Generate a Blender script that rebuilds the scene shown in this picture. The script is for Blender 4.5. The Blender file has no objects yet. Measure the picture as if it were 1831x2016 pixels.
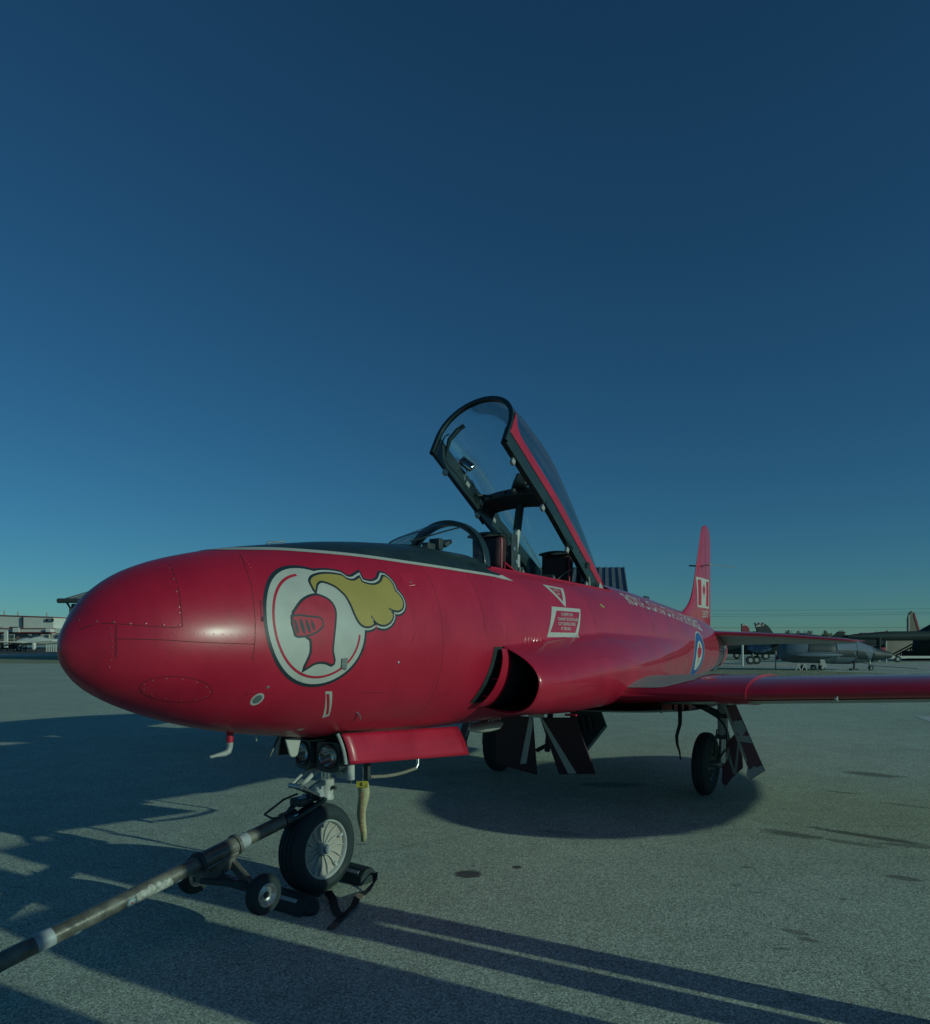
import bpy, bmesh, math, random
from mathutils import Vector, Matrix, Euler
from mathutils.geometry import delaunay_2d_cdt
random.seed(7)
R = math.radians
sc = bpy.context.scene
COL = sc.collection

# ------------------------------------------------------------------ camera, sky, sun, exposure
cam = bpy.data.objects.new('camera', bpy.data.cameras.new('camera'))
COL.objects.link(cam); sc.camera = cam
cam.location = (0, 0, 1.62); cam.rotation_euler = (R(90), 0, 0)
cam.data.sensor_fit = 'HORIZONTAL'; cam.data.sensor_width = 36; cam.data.lens = 28.0
cam.data.shift_y = 0.1387                      # level camera, frame moved up (rising front)
cam.data.clip_start = 0.05; cam.data.clip_end = 6000

SUN_EL = R(14.5)
SUN_DIR = Vector((.888, -.47, 0)).normalized() * math.cos(SUN_EL) + Vector((0, 0, math.sin(SUN_EL)))  # towards the sun
sun = bpy.data.objects.new('sun', bpy.data.lights.new('sun', 'SUN'))
COL.objects.link(sun)
sun.rotation_euler = SUN_DIR.to_track_quat('Z', 'Y').to_euler()
sun.data.energy = 4.3; sun.data.angle = R(.55); sun.data.color = (.76, 1.0, .80)

world = bpy.data.worlds.new('World'); sc.world = world; world.use_nodes = True
nt = world.node_tree; nt.nodes.clear()
wo = nt.nodes.new('ShaderNodeOutputWorld'); bg = nt.nodes.new('ShaderNodeBackground')
sk = nt.nodes.new('ShaderNodeTexSky'); sk.sky_type = 'NISHITA'; sk.sun_disc = False
sk.sun_elevation = SUN_EL; sk.sun_rotation = math.atan2(SUN_DIR.x, SUN_DIR.y)
sk.air_density = .95; sk.dust_density = 0; sk.ozone_density = 6.0
mixn = nt.nodes.new('ShaderNodeMix'); mixn.data_type = 'RGBA'; mixn.blend_type = 'MULTIPLY'
mixn.inputs['Factor'].default_value = 1.0; mixn.inputs['B'].default_value = (.60, 1.08, 1.03, 1)
nt.links.new(sk.outputs[0], mixn.inputs['A']); nt.links.new(mixn.outputs['Result'], bg.inputs['Color'])
bg.inputs['Strength'].default_value = .12
nt.links.new(bg.outputs[0], wo.inputs[0])
vs = sc.view_settings
vs.view_transform = 'Standard'; vs.look = 'None'; vs.gamma = 1; vs.use_curve_mapping = False; vs.exposure = -1.3

# ------------------------------------------------------------------ materials
def new_mat(name):
    m = bpy.data.materials.new(name); m.use_nodes = True
    n = m.node_tree.nodes; b = n['Principled BSDF']
    return m, m.node_tree, b
def mat(name, col, rough=.5, metal=0, coat=0, var=.08, scale=8, bump=.0, bscale=60, spec=.5, alpha=None):
    """principled surface whose colour and gloss wander a little, as worn paint or metal does"""
    m, t, b = new_mat(name)
    L = t.links.new
    tc = t.nodes.new('ShaderNodeTexCoord')
    no = t.nodes.new('ShaderNodeTexNoise'); no.inputs['Scale'].default_value = scale; no.inputs['Detail'].default_value = 6
    L(tc.outputs['Object'], no.inputs['Vector'])
    mr = t.nodes.new('ShaderNodeMapRange'); mr.inputs['From Min'].default_value = .3; mr.inputs['From Max'].default_value = .7
    mr.inputs['To Min'].default_value = 1 - var; mr.inputs['To Max'].default_value = 1 + var
    L(no.outputs['Fac'], mr.inputs['Value'])
    mx = t.nodes.new('ShaderNodeMix'); mx.data_type = 'RGBA'; mx.blend_type = 'MULTIPLY'; mx.inputs['Factor'].default_value = 1
    mx.inputs['A'].default_value = (*col, 1); L(mr.outputs[0], mx.inputs['B'])
    L(mx.outputs['Result'], b.inputs['Base Color'])
    r2 = t.nodes.new('ShaderNodeMapRange'); r2.inputs['From Min'].default_value = .3; r2.inputs['From Max'].default_value = .7
    r2.inputs['To Min'].default_value = max(0, rough - var * .6); r2.inputs['To Max'].default_value = min(1, rough + var * .6)
    L(no.outputs['Fac'], r2.inputs['Value']); L(r2.outputs[0], b.inputs['Roughness'])
    b.inputs['Metallic'].default_value = metal; b.inputs['Coat Weight'].default_value = coat; b.inputs['Coat Roughness'].default_value = .2 if name == 'red_paint' else .1
    b.inputs['Specular IOR Level'].default_value = spec
    if bump:
        n2 = t.nodes.new('ShaderNodeTexNoise'); n2.inputs['Scale'].default_value = bscale; n2.inputs['Detail'].default_value = 4
        L(tc.outputs['Object'], n2.inputs['Vector'])
        bp = t.nodes.new('ShaderNodeBump'); bp.inputs['Strength'].default_value = bump; bp.inputs['Distance'].default_value = .01
        L(n2.outputs['Fac'], bp.inputs['Height']); L(bp.outputs[0], b.inputs['Normal'])
    return m
M = {}
M['red'] = mat('red_paint', (.46, .012, .040), .44, coat=.32, var=.09, scale=3.0, bump=.30, bscale=5.0, spec=.4)
def streaks(m, amt=.16):
    # faint run-off streaks and handling grime down the sides
    t = m.node_tree; b = t.nodes['Principled BSDF']; L = t.links.new; src = b.inputs['Base Color'].links[0].from_socket
    tc = t.nodes.new('ShaderNodeTexCoord'); mp = t.nodes.new('ShaderNodeMapping'); mp.inputs['Scale'].default_value = (2, 14, 1.6)
    no = t.nodes.new('ShaderNodeTexNoise'); no.inputs['Scale'].default_value = 1.6; no.inputs['Detail'].default_value = 7; no.inputs['Roughness'].default_value = .65
    L(tc.outputs['Object'], mp.inputs[0]); L(mp.outputs[0], no.inputs['Vector'])
    r = t.nodes.new('ShaderNodeMapRange'); r.inputs['From Min'].default_value = .5; r.inputs['From Max'].default_value = .78; r.inputs['To Min'].default_value = 1; r.inputs['To Max'].default_value = 1 - amt
    L(no.outputs['Fac'], r.inputs['Value']); mx = t.nodes.new('ShaderNodeMix'); mx.data_type = 'RGBA'; mx.blend_type = 'MULTIPLY'; mx.inputs['Factor'].default_value = 1
    L(src, mx.inputs['A']); L(r.outputs[0], mx.inputs['B']); L(mx.outputs['Result'], b.inputs['Base Color'])
streaks(M['red'])
def gloss_aft(m):
    # repainted glossy behind the cockpit, chalky on the nose
    t = m.node_tree; b = t.nodes['Principled BSDF']; tc = t.nodes.new('ShaderNodeTexCoord'); sx = t.nodes.new('ShaderNodeSeparateXYZ')
    t.links.new(tc.outputs['Object'], sx.inputs[0])
    for inp, lo, hi in (('Coat Roughness', .24, .05), ('Coat Weight', .30, .75)):
        r = t.nodes.new('ShaderNodeMapRange'); r.inputs['From Min'].default_value = .3; r.inputs['From Max'].default_value = 3.2
        r.inputs['To Min'].default_value = lo; r.inputs['To Max'].default_value = hi
        t.links.new(sx.outputs['Y'], r.inputs['Value']); t.links.new(r.outputs[0], b.inputs[inp])
gloss_aft(M['red'])
M['door_maroon'] = mat('worn_door_paint', (.17, .07, .085), .6, var=.2, scale=8)
M['red_matt'] = mat('red_satin_paint', (.46, .012, .042), .45, var=.1, scale=5, bump=.1, bscale=12)
M['maroon'] = mat('maroon_paint', (.045, .016, .022), .6, var=.2, scale=6)
M['white'] = mat('white_paint', (.46, .47, .43), .45, var=.06, scale=9)
M['vent'] = mat('vent_gauze', (.12, .15, .15), .7)
M['black'] = mat('black_paint', (.015, .034, .036), .38, coat=.2, var=.1, scale=5)
M['antiglare'] = mat('antiglare_black_paint', (.018, .036, .038), .42, coat=.15, var=.25, scale=7)
M['outline'] = mat('black_outline_paint', (.015, .03, .04), .45, var=.05)
M['yellow'] = mat('yellow_paint', (.38, .29, .075), .45, var=.05, scale=6)
M['blue'] = mat('blue_paint', (.02, .09, .28), .4, var=.05)
M['red_print'] = mat('red_marking_paint', (.44, .014, .042), .5, var=.10, scale=14)
M['rubber'] = mat('tyre_rubber', (.02, .036, .038), .78, var=.3, scale=14, bump=.3, bscale=90)
M['wheel'] = mat('cast_wheel_paint', (.44, .46, .43), .5, var=.1, scale=30, bump=.1, bscale=80)
M['wheel_in'] = mat('wheel_web_paint', (.40, .36, .31), .6, var=.12, scale=30)
M['steel'] = mat('bare_steel', (.55, .56, .55), .28, metal=.85, var=.12, scale=20)
M['chrome'] = mat('polished_steel', (.7, .71, .70), .12, metal=1, var=.06, scale=20)
M['grey'] = mat('grey_painted_metal', (.36, .38, .37), .45, var=.12, scale=14)
M['dark'] = mat('dark_grey_metal', (.035, .05, .052), .5, var=.25, scale=15)
M['darker'] = mat('cockpit_and_shade_black', (.012, .026, .028), .7, var=.3, scale=15)
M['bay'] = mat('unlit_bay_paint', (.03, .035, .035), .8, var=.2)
M['silver'] = mat('bare_aluminium', (.50, .51, .49), .33, metal=.7, var=.12, scale=9)
M['underside'] = mat('grey_underside_paint', (.28, .30, .29), .5, coat=.2, var=.08, scale=5)
M['antislip'] = mat('grey_walkway_coating', (.38, .40, .36), .8, var=.1, scale=40, bump=.3, bscale=200)
M['canvas'] = mat('grey_canvas', (.12, .13, .12), .9, var=.25, scale=10, bump=.6, bscale=25)
M['strap'] = mat('dark_webbing', (.03, .034, .036), .85, var=.2, scale=60)
M['tan'] = mat('worn_webbing', (.16, .13, .09), .85, var=.3, scale=50)
M['ribbon'] = mat('faded_streamer_cloth', (.46, .43, .25), .85, var=.15, scale=25)
M['orange'] = mat('faded_orange_cloth', (.55, .17, .05), .85, var=.2, scale=30)
M['harness'] = mat('pale_harness_webbing', (.42, .43, .40), .8, var=.2, scale=40)
M['rope'] = mat('braided_rope', (.22, .21, .17), .9, var=.35, scale=120)
M['olive'] = mat('olive_tow_bar_paint', (.17, .165, .14), .42, metal=.3, var=.4, scale=12, bump=.15, bscale=40)
M['band'] = mat('pale_reflective_band', (.38, .41, .42), .45, var=.15, scale=25)
M['zinc'] = mat('zinc_plated_rim', (.45, .46, .46), .3, metal=.8, var=.15, scale=40)

def glass_mat(name, tint, refl=.10, rough=.02):
    m, t, b = new_mat(name); t.nodes.remove(b)
    o = t.nodes['Material Output']; L = t.links.new
    tr = t.nodes.new('ShaderNodeBsdfTransparent'); tr.inputs[0].default_value = (*tint, 1)
    gl = t.nodes.new('ShaderNodeBsdfGlossy'); gl.inputs['Roughness'].default_value = rough
    df = t.nodes.new('ShaderNodeBsdfDiffuse'); df.inputs[0].default_value = (.5, .5, .5, 1)
    lw = t.nodes.new('ShaderNodeLayerWeight'); lw.inputs['Blend'].default_value = .22
    tc = t.nodes.new('ShaderNodeTexCoord'); no = t.nodes.new('ShaderNodeTexNoise'); no.inputs['Scale'].default_value = 3; no.inputs['Detail'].default_value = 8
    mp = t.nodes.new('ShaderNodeMapping'); mp.inputs['Scale'].default_value = (6, .6, 6)
    L(tc.outputs['Object'], mp.inputs[0]); L(mp.outputs[0], no.inputs['Vector'])
    mm = t.nodes.new('ShaderNodeMapRange'); mm.inputs['From Min'].default_value = .45; mm.inputs['From Max'].default_value = .8
    mm.inputs['To Min'].default_value = .0; mm.inputs['To Max'].default_value = .07; L(no.outputs['Fac'], mm.inputs['Value'])
    ml = t.nodes.new('ShaderNodeMath'); ml.operation = 'MULTIPLY_ADD'; ml.inputs[1].default_value = .5; ml.inputs[2].default_value = refl * .3
    L(lw.outputs['Fresnel'], ml.inputs[0])
    a = t.nodes.new('ShaderNodeMixShader'); c = t.nodes.new('ShaderNodeMixShader')
    L(mm.outputs[0], a.inputs[0]); L(tr.outputs[0], a.inputs[1]); L(df.outputs[0], a.inputs[2])
    L(ml.outputs[0], c.inputs[0]); L(a.outputs[0], c.inputs[1]); L(gl.outputs[0], c.inputs[2])
    L(c.outputs[0], o.inputs['Surface'])
    return m
M['glass'] = glass_mat('canopy_perspex', (.93, .95, .94))
M['lens'] = glass_mat('lamp_lens', (.8, .82, .82), .3)

# ------------------------------------------------------------------ mesh helpers
class MB:
    def __init__(s): s.v = []; s.f = []
    def add(s, vs, fs):
        k = len(s.v); s.v += [tuple(q) for q in vs]; s.f += [tuple(i + k for i in f) for f in fs]; return s
    def grid(s, rows, close=False):
        n = len(rows[0]); fs = []
        for i in range(len(rows) - 1):
            for j in range(n if close else n - 1):
                a, b = j, (j + 1) % n
                fs.append((i*n + a, i*n + b, (i+1)*n + b, (i+1)*n + a))
        return s.add([q for r in rows for q in r], fs)
    def box(s, c, d, rot=None):
        x, y, z = d[0]/2, d[1]/2, d[2]/2
        vs = [Vector((i*x, j*y, k*z)) for i in (-1, 1) for j in (-1, 1) for k in (-1, 1)]
        if rot is not None: vs = [rot @ q for q in vs]
        c = Vector(c)
        return s.add([q + c for q in vs], [(0,1,3,2),(4,6,7,5),(0,4,5,1),(2,3,7,6),(0,2,6,4),(1,5,7,3)])
    def tube(s, pts, r, n=10, caps=True, rr=None):
        pts = [Vector(p) for p in pts]; rows = []; up = None
        for i, p in enumerate(pts):
            d = (pts[min(i+1, len(pts)-1)] - pts[max(i-1, 0)]).normalized()
            if up is None:
                up = Vector((0,0,1)) if abs(d.z) < .9 else Vector((1,0,0))
            x = up.cross(d).normalized(); y = d.cross(x).normalized(); up = y
            q = r if rr is None else rr[i]
            rows.append([p + q*(math.cos(2*math.pi*k/n)*x + math.sin(2*math.pi*k/n)*y) for k in range(n)])
        k = len(s.v); s.grid(rows, True)
        if caps:
            s.f.append(tuple(k + j for j in range(n))); s.f.append(tuple(k + (len(rows)-1)*n + j for j in reversed(range(n))))
        return s
    def lathe(s, prof, o, ax, n=48, closed=False):
        """profile of (radius, along) turned about the axis ax through o"""
        ax = Vector(ax).normalized(); o = Vector(o)
        x = ax.orthogonal().normalized(); y = ax.cross(x)
        rows = [[o + ax*a + r*(math.cos(2*math.pi*k/n)*x + math.sin(2*math.pi*k/n)*y) for k in range(n)] for r, a in prof]
        if closed: rows.append(rows[0])
        return s.grid(rows, True)
    def prism(s, poly, ext):
        """polygon (3-D points) pushed along ext"""
        n = len(poly); e = Vector(ext); a = [Vector(p) for p in poly]
        s.add(a + [p + e for p in a], [tuple(range(n-1, -1, -1)), tuple(range(n, 2*n))] + [(i, (i+1) % n, n + (i+1) % n, n + i) for i in range(n)])
        return s
    def build(s, name, m, parent=None, smooth=True, kind=None, label=None, bevel=0, ang=40):
        me = bpy.data.meshes.new(name); me.from_pydata(s.v, [], s.f); me.validate()
        bm = bmesh.new(); bm.from_mesh(me); bmesh.ops.remove_doubles(bm, verts=bm.verts, dist=1e-5)
        bmesh.ops.recalc_face_normals(bm, faces=bm.faces); bm.to_mesh(me); bm.free()
        o = bpy.data.objects.new(name, me); COL.objects.link(o)
        for q in (m if isinstance(m, (list, tuple)) else [m]): me.materials.append(q)
        if smooth: me.shade_smooth(); me.set_sharp_from_angle(angle=R(ang))
        if parent is not None: o.parent = parent
        if kind: o['kind'] = kind
        if label: o['label'] = label
        if bevel:
            b = o.modifiers.new('bevel', 'BEVEL'); b.width = bevel; b.segments = 2; b.limit_method = 'ANGLE'; b.angle_limit = R(35)
        return o
def tag(o, label, cat, group=None):
    o['label'] = label; o['category'] = cat
    if group: o['group'] = group
    return o
def thing(name, label, cat, loc=(0,0,0), rz=0, group=None):
    o = bpy.data.objects.new(name, None); COL.objects.link(o); o.empty_display_size = .3
    o.location = loc; o.rotation_euler = (0, 0, rz)
    return tag(o, label, cat, group)
def copy_tree(o, parent=None):
    c = o.copy(); COL.objects.link(c); c.parent = parent
    for ch in list(o.children): copy_tree(ch, c)
    return c
def at(px, py, d):
    """point seen at a spot of the 1831 x 2016 photograph, d metres ahead"""
    return Vector(((px - 915.5) / 1424 * d, d, 1.62 - (py - 1262) / 1424 * d))

# ------------------------------------------------------------------ the skin of the jet as a function
def pchip(xs, ys):
    n=len(xs); h=[xs[i+1]-xs[i] for i in range(n-1)]; d=[(ys[i+1]-ys[i])/h[i] for i in range(n-1)]
    m=[d[0]]+[0 if d[i-1]*d[i]<=0 else 2*d[i-1]*d[i]/(d[i-1]+d[i]) for i in range(1,n-1)]+[d[-1]]
    def f(x):
        if x<=xs[0]: return ys[0]
        if x>=xs[-1]: return ys[-1]
        i=0
        while x>xs[i+1]: i+=1
        u=(x-xs[i])/h[i]; a=2*u**3-3*u*u+1; b=u**3-2*u*u+u; c=-2*u**3+3*u*u; e=u**3-u*u
        return a*ys[i]+b*h[i]*m[i]+c*ys[i+1]+e*h[i]*m[i+1]
    return f
# fuselage stations: distance aft of the nose wheel, top, bottom, half width, height of the widest point
ST=[(-1.635,1.61,1.56,.02,1.585),(-1.62,1.66,1.51,.06,1.585),(-1.575,1.735,1.45,.13,1.59),(-1.50,1.84,1.38,.22,1.595),(-1.30,1.98,1.275,.36,1.60),
 (-1.05,2.07,1.185,.445,1.60),(-.75,2.14,1.11,.51,1.60),(-.4,2.20,1.05,.56,1.60),(0,2.26,1.0,.595,1.60),(.4,2.30,.975,.62,1.60),
 (.8,2.325,.96,.635,1.60),(1.4,2.33,.95,.65,1.60),(2.2,2.31,.93,.66,1.60),(3.2,2.29,.90,.67,1.58),(4.2,2.27,.87,.67,1.56),(5.2,2.22,.86,.64,1.54),
 (6.5,2.13,.90,.57,1.52),(7.5,2.06,.98,.49,1.50),(8.5,1.95,1.07,.38,1.47),(9.1,1.84,1.12,.30,1.45),(9.5,1.72,1.15,.25,1.43)]
_c=list(zip(*ST))
f_top,f_bot,f_w,f_zm=[pchip(_c[0],_c[i]) for i in (1,2,3,4)]
f_n=pchip((-1.7,-1,0,1.4,4,9.5),(2.0,2.0,2.1,2.2,2.15,2.0))
f_b=pchip((1.0,1.25,1.5,2.2,3.2,4.2,5.2,6.2),(.36,.36,.385,.365,.31,.20,.08,0))   # swell of the side intake
def Rf(t,ph):
    w=f_w(t); zm=f_zm(t); s=math.sin(ph); h=(f_top(t)-zm) if s>=0 else (zm-f_bot(t)); n=f_n(t)
    return (abs(math.cos(ph)/w)**n+abs(s/h)**n)**(-1/n)
def bump(t,ph):
    d=math.degrees(ph)+20; u=abs(d)/((19 + 11*min(1,max(0,(t-1.35)/1.8))) if d>0 else (26 + 8*min(1,max(0,(t-1.3)/1.0))))
    return f_b(t)*(1-u**2.5)**1.4 if u<1 else 0.0
def F(t,ph,swell=True):
    r=Rf(t,ph)+(bump(t,ph) if swell and t>=1.24 else 0)
    return r*math.cos(ph), f_zm(t)+r*math.sin(ph)
def phi_z(t,z,swell=True):
    a,b=-math.pi/2,math.pi/2
    for _ in range(40):
        m=(a+b)/2
        if F(t,m,swell)[1]<z: a=m
        else: b=m
    return (a+b)/2
def side(t,z,swell=True):
    return F(t,phi_z(t,z,swell),swell)[0]

# markings and seams of the port side: (metres aft of the nose wheel, height)
PLUME = [(-0.498,1.899),(-0.502,1.92),(-0.503,1.947),(-0.486,1.968),(-0.455,1.985),(-0.4,2.0),(-0.331,2.006),(-0.258,2.001),(-0.24,1.984),(-0.207,1.974),(-0.167,1.98),(-0.13,1.997),(-0.13,1.972),(-0.079,1.958),(-0.023,1.96),(0.037,1.985),(0.078,2.02),(0.109,2.007),(0.126,1.969),(0.122,1.93),(0.133,1.922),(0.158,1.889),(0.162,1.855),(0.142,1.824),(0.104,1.807),(0.057,1.811),(0.019,1.822),(0.041,1.795),(0.047,1.77),(0.016,1.736),(-0.034,1.717),(-0.080,1.722),(-0.108,1.738),(-0.139,1.775),(-0.132,1.742),(-0.124,1.721),(-0.165,1.706),(-0.207,1.71),(-0.236,1.731),(-0.258,1.774),(-0.268,1.813),(-0.28,1.852),(-0.293,1.884),(-0.312,1.906),(-0.335,1.929),(-0.368,1.947),(-0.417,1.96),(-0.447,1.954),(-0.475,1.933)]
HELMET = [(-0.506,1.871),(-0.48,1.867),(-0.44,1.853),(-0.415,1.831),(-0.404,1.797),(-0.41,1.758),(-0.428,1.689),(-0.443,1.613),(-0.446,1.56),(-0.429,1.511),(-0.44,1.491),(-0.478,1.504),(-0.524,1.508),(-0.568,1.499),(-0.613,1.473),(-0.603,1.504),(-0.583,1.555),(-0.583,1.606),(-0.588,1.632),(-0.61,1.645),(-0.64,1.686),(-0.68,1.751),(-0.655,1.788),(-0.608,1.831),(-0.555,1.859)]
VISOR = [(-0.688,1.748),(-0.596,1.748),(-0.522,1.743),(-0.509,1.726),(-0.509,1.705),(-0.536,1.682),(-0.591,1.658),(-0.668,1.648),(-0.684,1.673)]
SLITS = [[(-0.684,1.733),(-0.675,1.73),(-0.666,1.701),(-0.662,1.661),(-0.675,1.664),(-0.683,1.693)],[(-0.649,1.739),(-0.637,1.73),(-0.627,1.698),(-0.626,1.659),(-0.641,1.668),(-0.651,1.701)],[(-0.614,1.737),(-0.602,1.727),(-0.592,1.698),(-0.591,1.666),(-0.606,1.674),(-0.614,1.701)],[(-0.58,1.734),(-0.569,1.724),(-0.562,1.702),(-0.563,1.679),(-0.573,1.684),(-0.581,1.706)]]
PATCH = [(-0.375,1.523),(-0.333,1.525),(-0.333,1.455),(-0.371,1.467)]
IFR = [(-0.432,1.338),(-0.385,1.336),(-0.302,1.184),(-0.34,1.174)]
VENT = [(-0.831,1.315),(-0.862,1.317),(-0.847,1.347)]
SLOT = [(-0.862,1.826),(-0.845,1.825),(-0.861,1.726),(-0.878,1.722)]
VSEAM = [(-0.773,2.104),(-0.835,2.01),(-0.868,1.903),(-0.895,1.788),(-0.916,1.607),(-0.925,1.517)]
SEAM2 = [(-1.158,2.025),(-1.197,1.957),(-1.228,1.858),(-1.248,1.764),(-1.256,1.689)]
SEAM3 = [(-1.617,1.657),(-1.523,1.701),(-1.396,1.69),(-1.296,1.684),(-1.256,1.689)]
SEAM4 = [(-1.489,1.696),(-1.497,1.633),(-1.497,1.546)]
SEAM5 = [(-1.496,1.63),(-1.352,1.626),(-1.184,1.614),(-0.916,1.604)]
OVAL = [(-1.383,1.402),(-1.301,1.45),(-1.08,1.371),(-1.188,1.318),(-1.242,1.384)]
FAST = [(-1.578,1.716),(-1.541,1.71),(-1.495,1.708),(-1.446,1.701),(-1.394,1.702),(-1.33,1.696),(-1.266,1.697),(-1.257,1.757),(-1.238,1.86),(-1.22,1.922),(-1.193,1.981),(-1.172,2.022),(-1.252,1.784)]

# ================================================================== the setting
def ground_mat(name, base, dark, grain, stains=(), rough=.9, cracks=True, spec=.12):
    m, t, b = new_mat(name); L = t.links.new; N = t.nodes.new
    geo = N('ShaderNodeNewGeometry')
    def noise(scale, detail=4, rgh=.6):
        n = N('ShaderNodeTexNoise'); n.inputs['Scale'].default_value = scale; n.inputs['Detail'].default_value = detail
        n.inputs['Roughness'].default_value = rgh; L(geo.outputs['Position'], n.inputs['Vector']); return n
    def rng(src, a, c, lo, hi):
        r = N('ShaderNodeMapRange'); r.inputs['From Min'].default_value = a; r.inputs['From Max'].default_value = c
        r.inputs['To Min'].default_value = lo; r.inputs['To Max'].default_value = hi; L(src, r.inputs['Value']); return r.outputs[0]
    def mul(x, y):
        q = N('ShaderNodeMath'); q.operation = 'MULTIPLY'; L(x, q.inputs[0])
        if isinstance(y, (int, float)): q.inputs[1].default_value = y
        else: L(y, q.inputs[1])
        return q.outputs[0]
    fine = noise(grain, 3, .7); mid = noise(2.2, 6); big = noise(.25, 4)
    vo = N('ShaderNodeTexVoronoi'); vo.inputs['Scale'].default_value = grain * .9; L(geo.outputs['Position'], vo.inputs['Vector'])
    f = mul(rng(fine.outputs['Fac'], .30, .70, .34, 1.72), rng(mid.outputs['Fac'], .3, .7, .90, 1.08))
    f = mul(f, rng(big.outputs['Fac'], .3, .7, .90, 1.1))
    f = mul(f, rng(vo.outputs['Color'], 0, 1, .5, 1.55))
    if cracks:
        # hairline cracks, broken up so that they come and go
        wv = N('ShaderNodeTexVoronoi'); wv.feature = 'DISTANCE_TO_EDGE'; wv.inputs['Scale'].default_value = .16
        dn = noise(.9, 5); mixv = N('ShaderNodeMix'); mixv.data_type = 'VECTOR'; mixv.inputs['Factor'].default_value = .35
        L(geo.outputs['Position'], mixv.inputs['A']); L(dn.outputs['Color'], mixv.inputs['B']); L(mixv.outputs['Result'], wv.inputs['Vector'])
        cr = rng(wv.outputs['Distance'], .0006, .0020, .84, 1.0); f = mul(f, cr)
    mx = N('ShaderNodeMix'); mx.data_type = 'RGBA'; mx.blend_type = 'MULTIPLY'; mx.inputs['Factor'].default_value = 1
    mx.inputs['A'].default_value = (*base, 1); L(f, mx.inputs['B']); col = mx.outputs['Result']
    wob = noise(6, 8, .75); wob2 = noise(26, 5, .7)
    for (cx_, cy_, rx, ry, c, amt, rot) in stains:                     # dried oil and fuel spots with their own ragged outline
        mp = N('ShaderNodeMapping'); mp.vector_type = 'POINT'
        mp.vector_type = 'TEXTURE'; mp.inputs['Location'].default_value = (cx_, cy_, 0); mp.inputs['Rotation'].default_value = (0, 0, R(rot)); mp.inputs['Scale'].default_value = (rx, ry, 1e6)
        L(geo.outputs['Position'], mp.inputs[0])
        ln = N('ShaderNodeVectorMath'); ln.operation = 'LENGTH'; L(mp.outputs[0], ln.inputs[0])
        ad = N('ShaderNodeMath'); ad.operation = 'MULTIPLY_ADD'; ad.inputs[1].default_value = .9; L(wob.outputs['Fac'], ad.inputs[0]); L(ln.outputs['Value'], ad.inputs[2])
        if rx < .2 or ry < .05: L(wob2.outputs['Fac'], ad.inputs[0])
        else: ad.inputs[1].default_value = 2.2
        k = rng(ad.outputs[0], 1.25 + (.6 if not (rx < .2 or ry < .05) else 0), 1.5 + (.95 if not (rx < .2 or ry < .05) else 0), amt, 0)
        k2 = mul(k, rng(fine.outputs['Fac'], .35, .6, .75, 1.0))
        m2 = N('ShaderNodeMix'); m2.data_type = 'RGBA'; L(k2, m2.inputs['Factor']); L(col, m2.inputs['A']); m2.inputs['B'].default_value = (*c, 1)
        col = m2.outputs['Result']
    if cracks:                                                    # scattered small dark scuffs
        sm = N('ShaderNodeMapping'); sm.inputs['Rotation'].default_value = (0, 0, R(35)); sm.inputs['Scale'].default_value = (2.2, 7.5, 1)
        L(geo.outputs['Position'], sm.inputs[0]); sn = N('ShaderNodeTexNoise'); sn.inputs['Scale'].default_value = 1.7; sn.inputs['Detail'].default_value = 7; sn.inputs['Roughness'].default_value = .7; L(sm.outputs[0], sn.inputs['Vector'])
        m3 = N('ShaderNodeMix'); m3.data_type = 'RGBA'; L(rng(sn.outputs['Fac'], .61, .67, 0, .5), m3.inputs['Factor']); L(col, m3.inputs['A']); m3.inputs['B'].default_value = (base[0]*.3, base[1]*.3, base[2]*.34, 1); col = m3.outputs['Result']
    L(col, b.inputs['Base Color']); b.inputs['Roughness'].default_value = rough; b.inputs['Specular IOR Level'].default_value = spec
    bp = N('ShaderNodeBump'); bp.inputs['Strength'].default_value = .5; bp.inputs['Distance'].default_value = .006
    L(fine.outputs['Fac'], bp.inputs['Height']); L(bp.outputs[0], b.inputs['Normal'])
    return m
oil = (.06, .045, .06); wet = (.10, .11, .10)
def gp(px, py):
    d = 1424 * 1.62 / (py - 1262); return (px - 915.5) / 1424 * d, d
stains = []
for (px, py, rx, ry, c, a, rot) in [(922, 1721, .10, .09, oil, .9, 0), (1017, 1707, .04, .04, oil, .9, 0), (933, 1705, .015, .015, oil, .7, 0),
        (1555, 1642, .20, .085, wet, .75, -35), (1712, 1647, .46, .055, wet, .85, -40), (1680, 1660, .22, .05, wet, .6, -35), (1790, 1665, .25, .05, wet, .6, -20),
        (1780, 1729, .11, .055, oil, .6, -30), (1718, 1525, .30, .13, wet, .7, -30), (1656, 1560, .20, .035, wet, .6, -35), (1785, 1586, .25, .04, wet, .55, -38),
        (1470, 1707, .04, .03, wet, .6, 0), (1450, 1742, .04, .03, wet, .5, 0), (1210, 1545, .35, .14, wet, .6, 0), (1565, 1835, .08, .035, wet, .6, -40), (1590, 1850, .06, .03, wet, .6, -30),
        (1540, 1868, .05, .02, wet, .6, 0), (1660, 1770, .03, .03, oil, .5, 0), (1110, 1640, .2, .06, wet, .4, -20), (1020, 1500, .5, .12, wet, .5, 0), (1445, 1480, .12, .02, wet, .6, -20)]:
    x, y = gp(px, py); stains.append((x, y, rx, ry, c, a, rot))
M['asphalt'] = ground_mat('tarmac', (.46, .515, .405), None, 100, stains)
def sheet(name, pts, z, m, label=None):
    o = MB().add([(x, y, z) for x, y in pts], [tuple(range(len(pts)))]).build(name, m, smooth=False, kind='structure', label=label); return o
sheet('ground', [(-1500, -600), (1500, -600), (1500, 3000), (-1500, 3000)], 0, M['asphalt'], 'grey tarmac apron')
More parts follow.
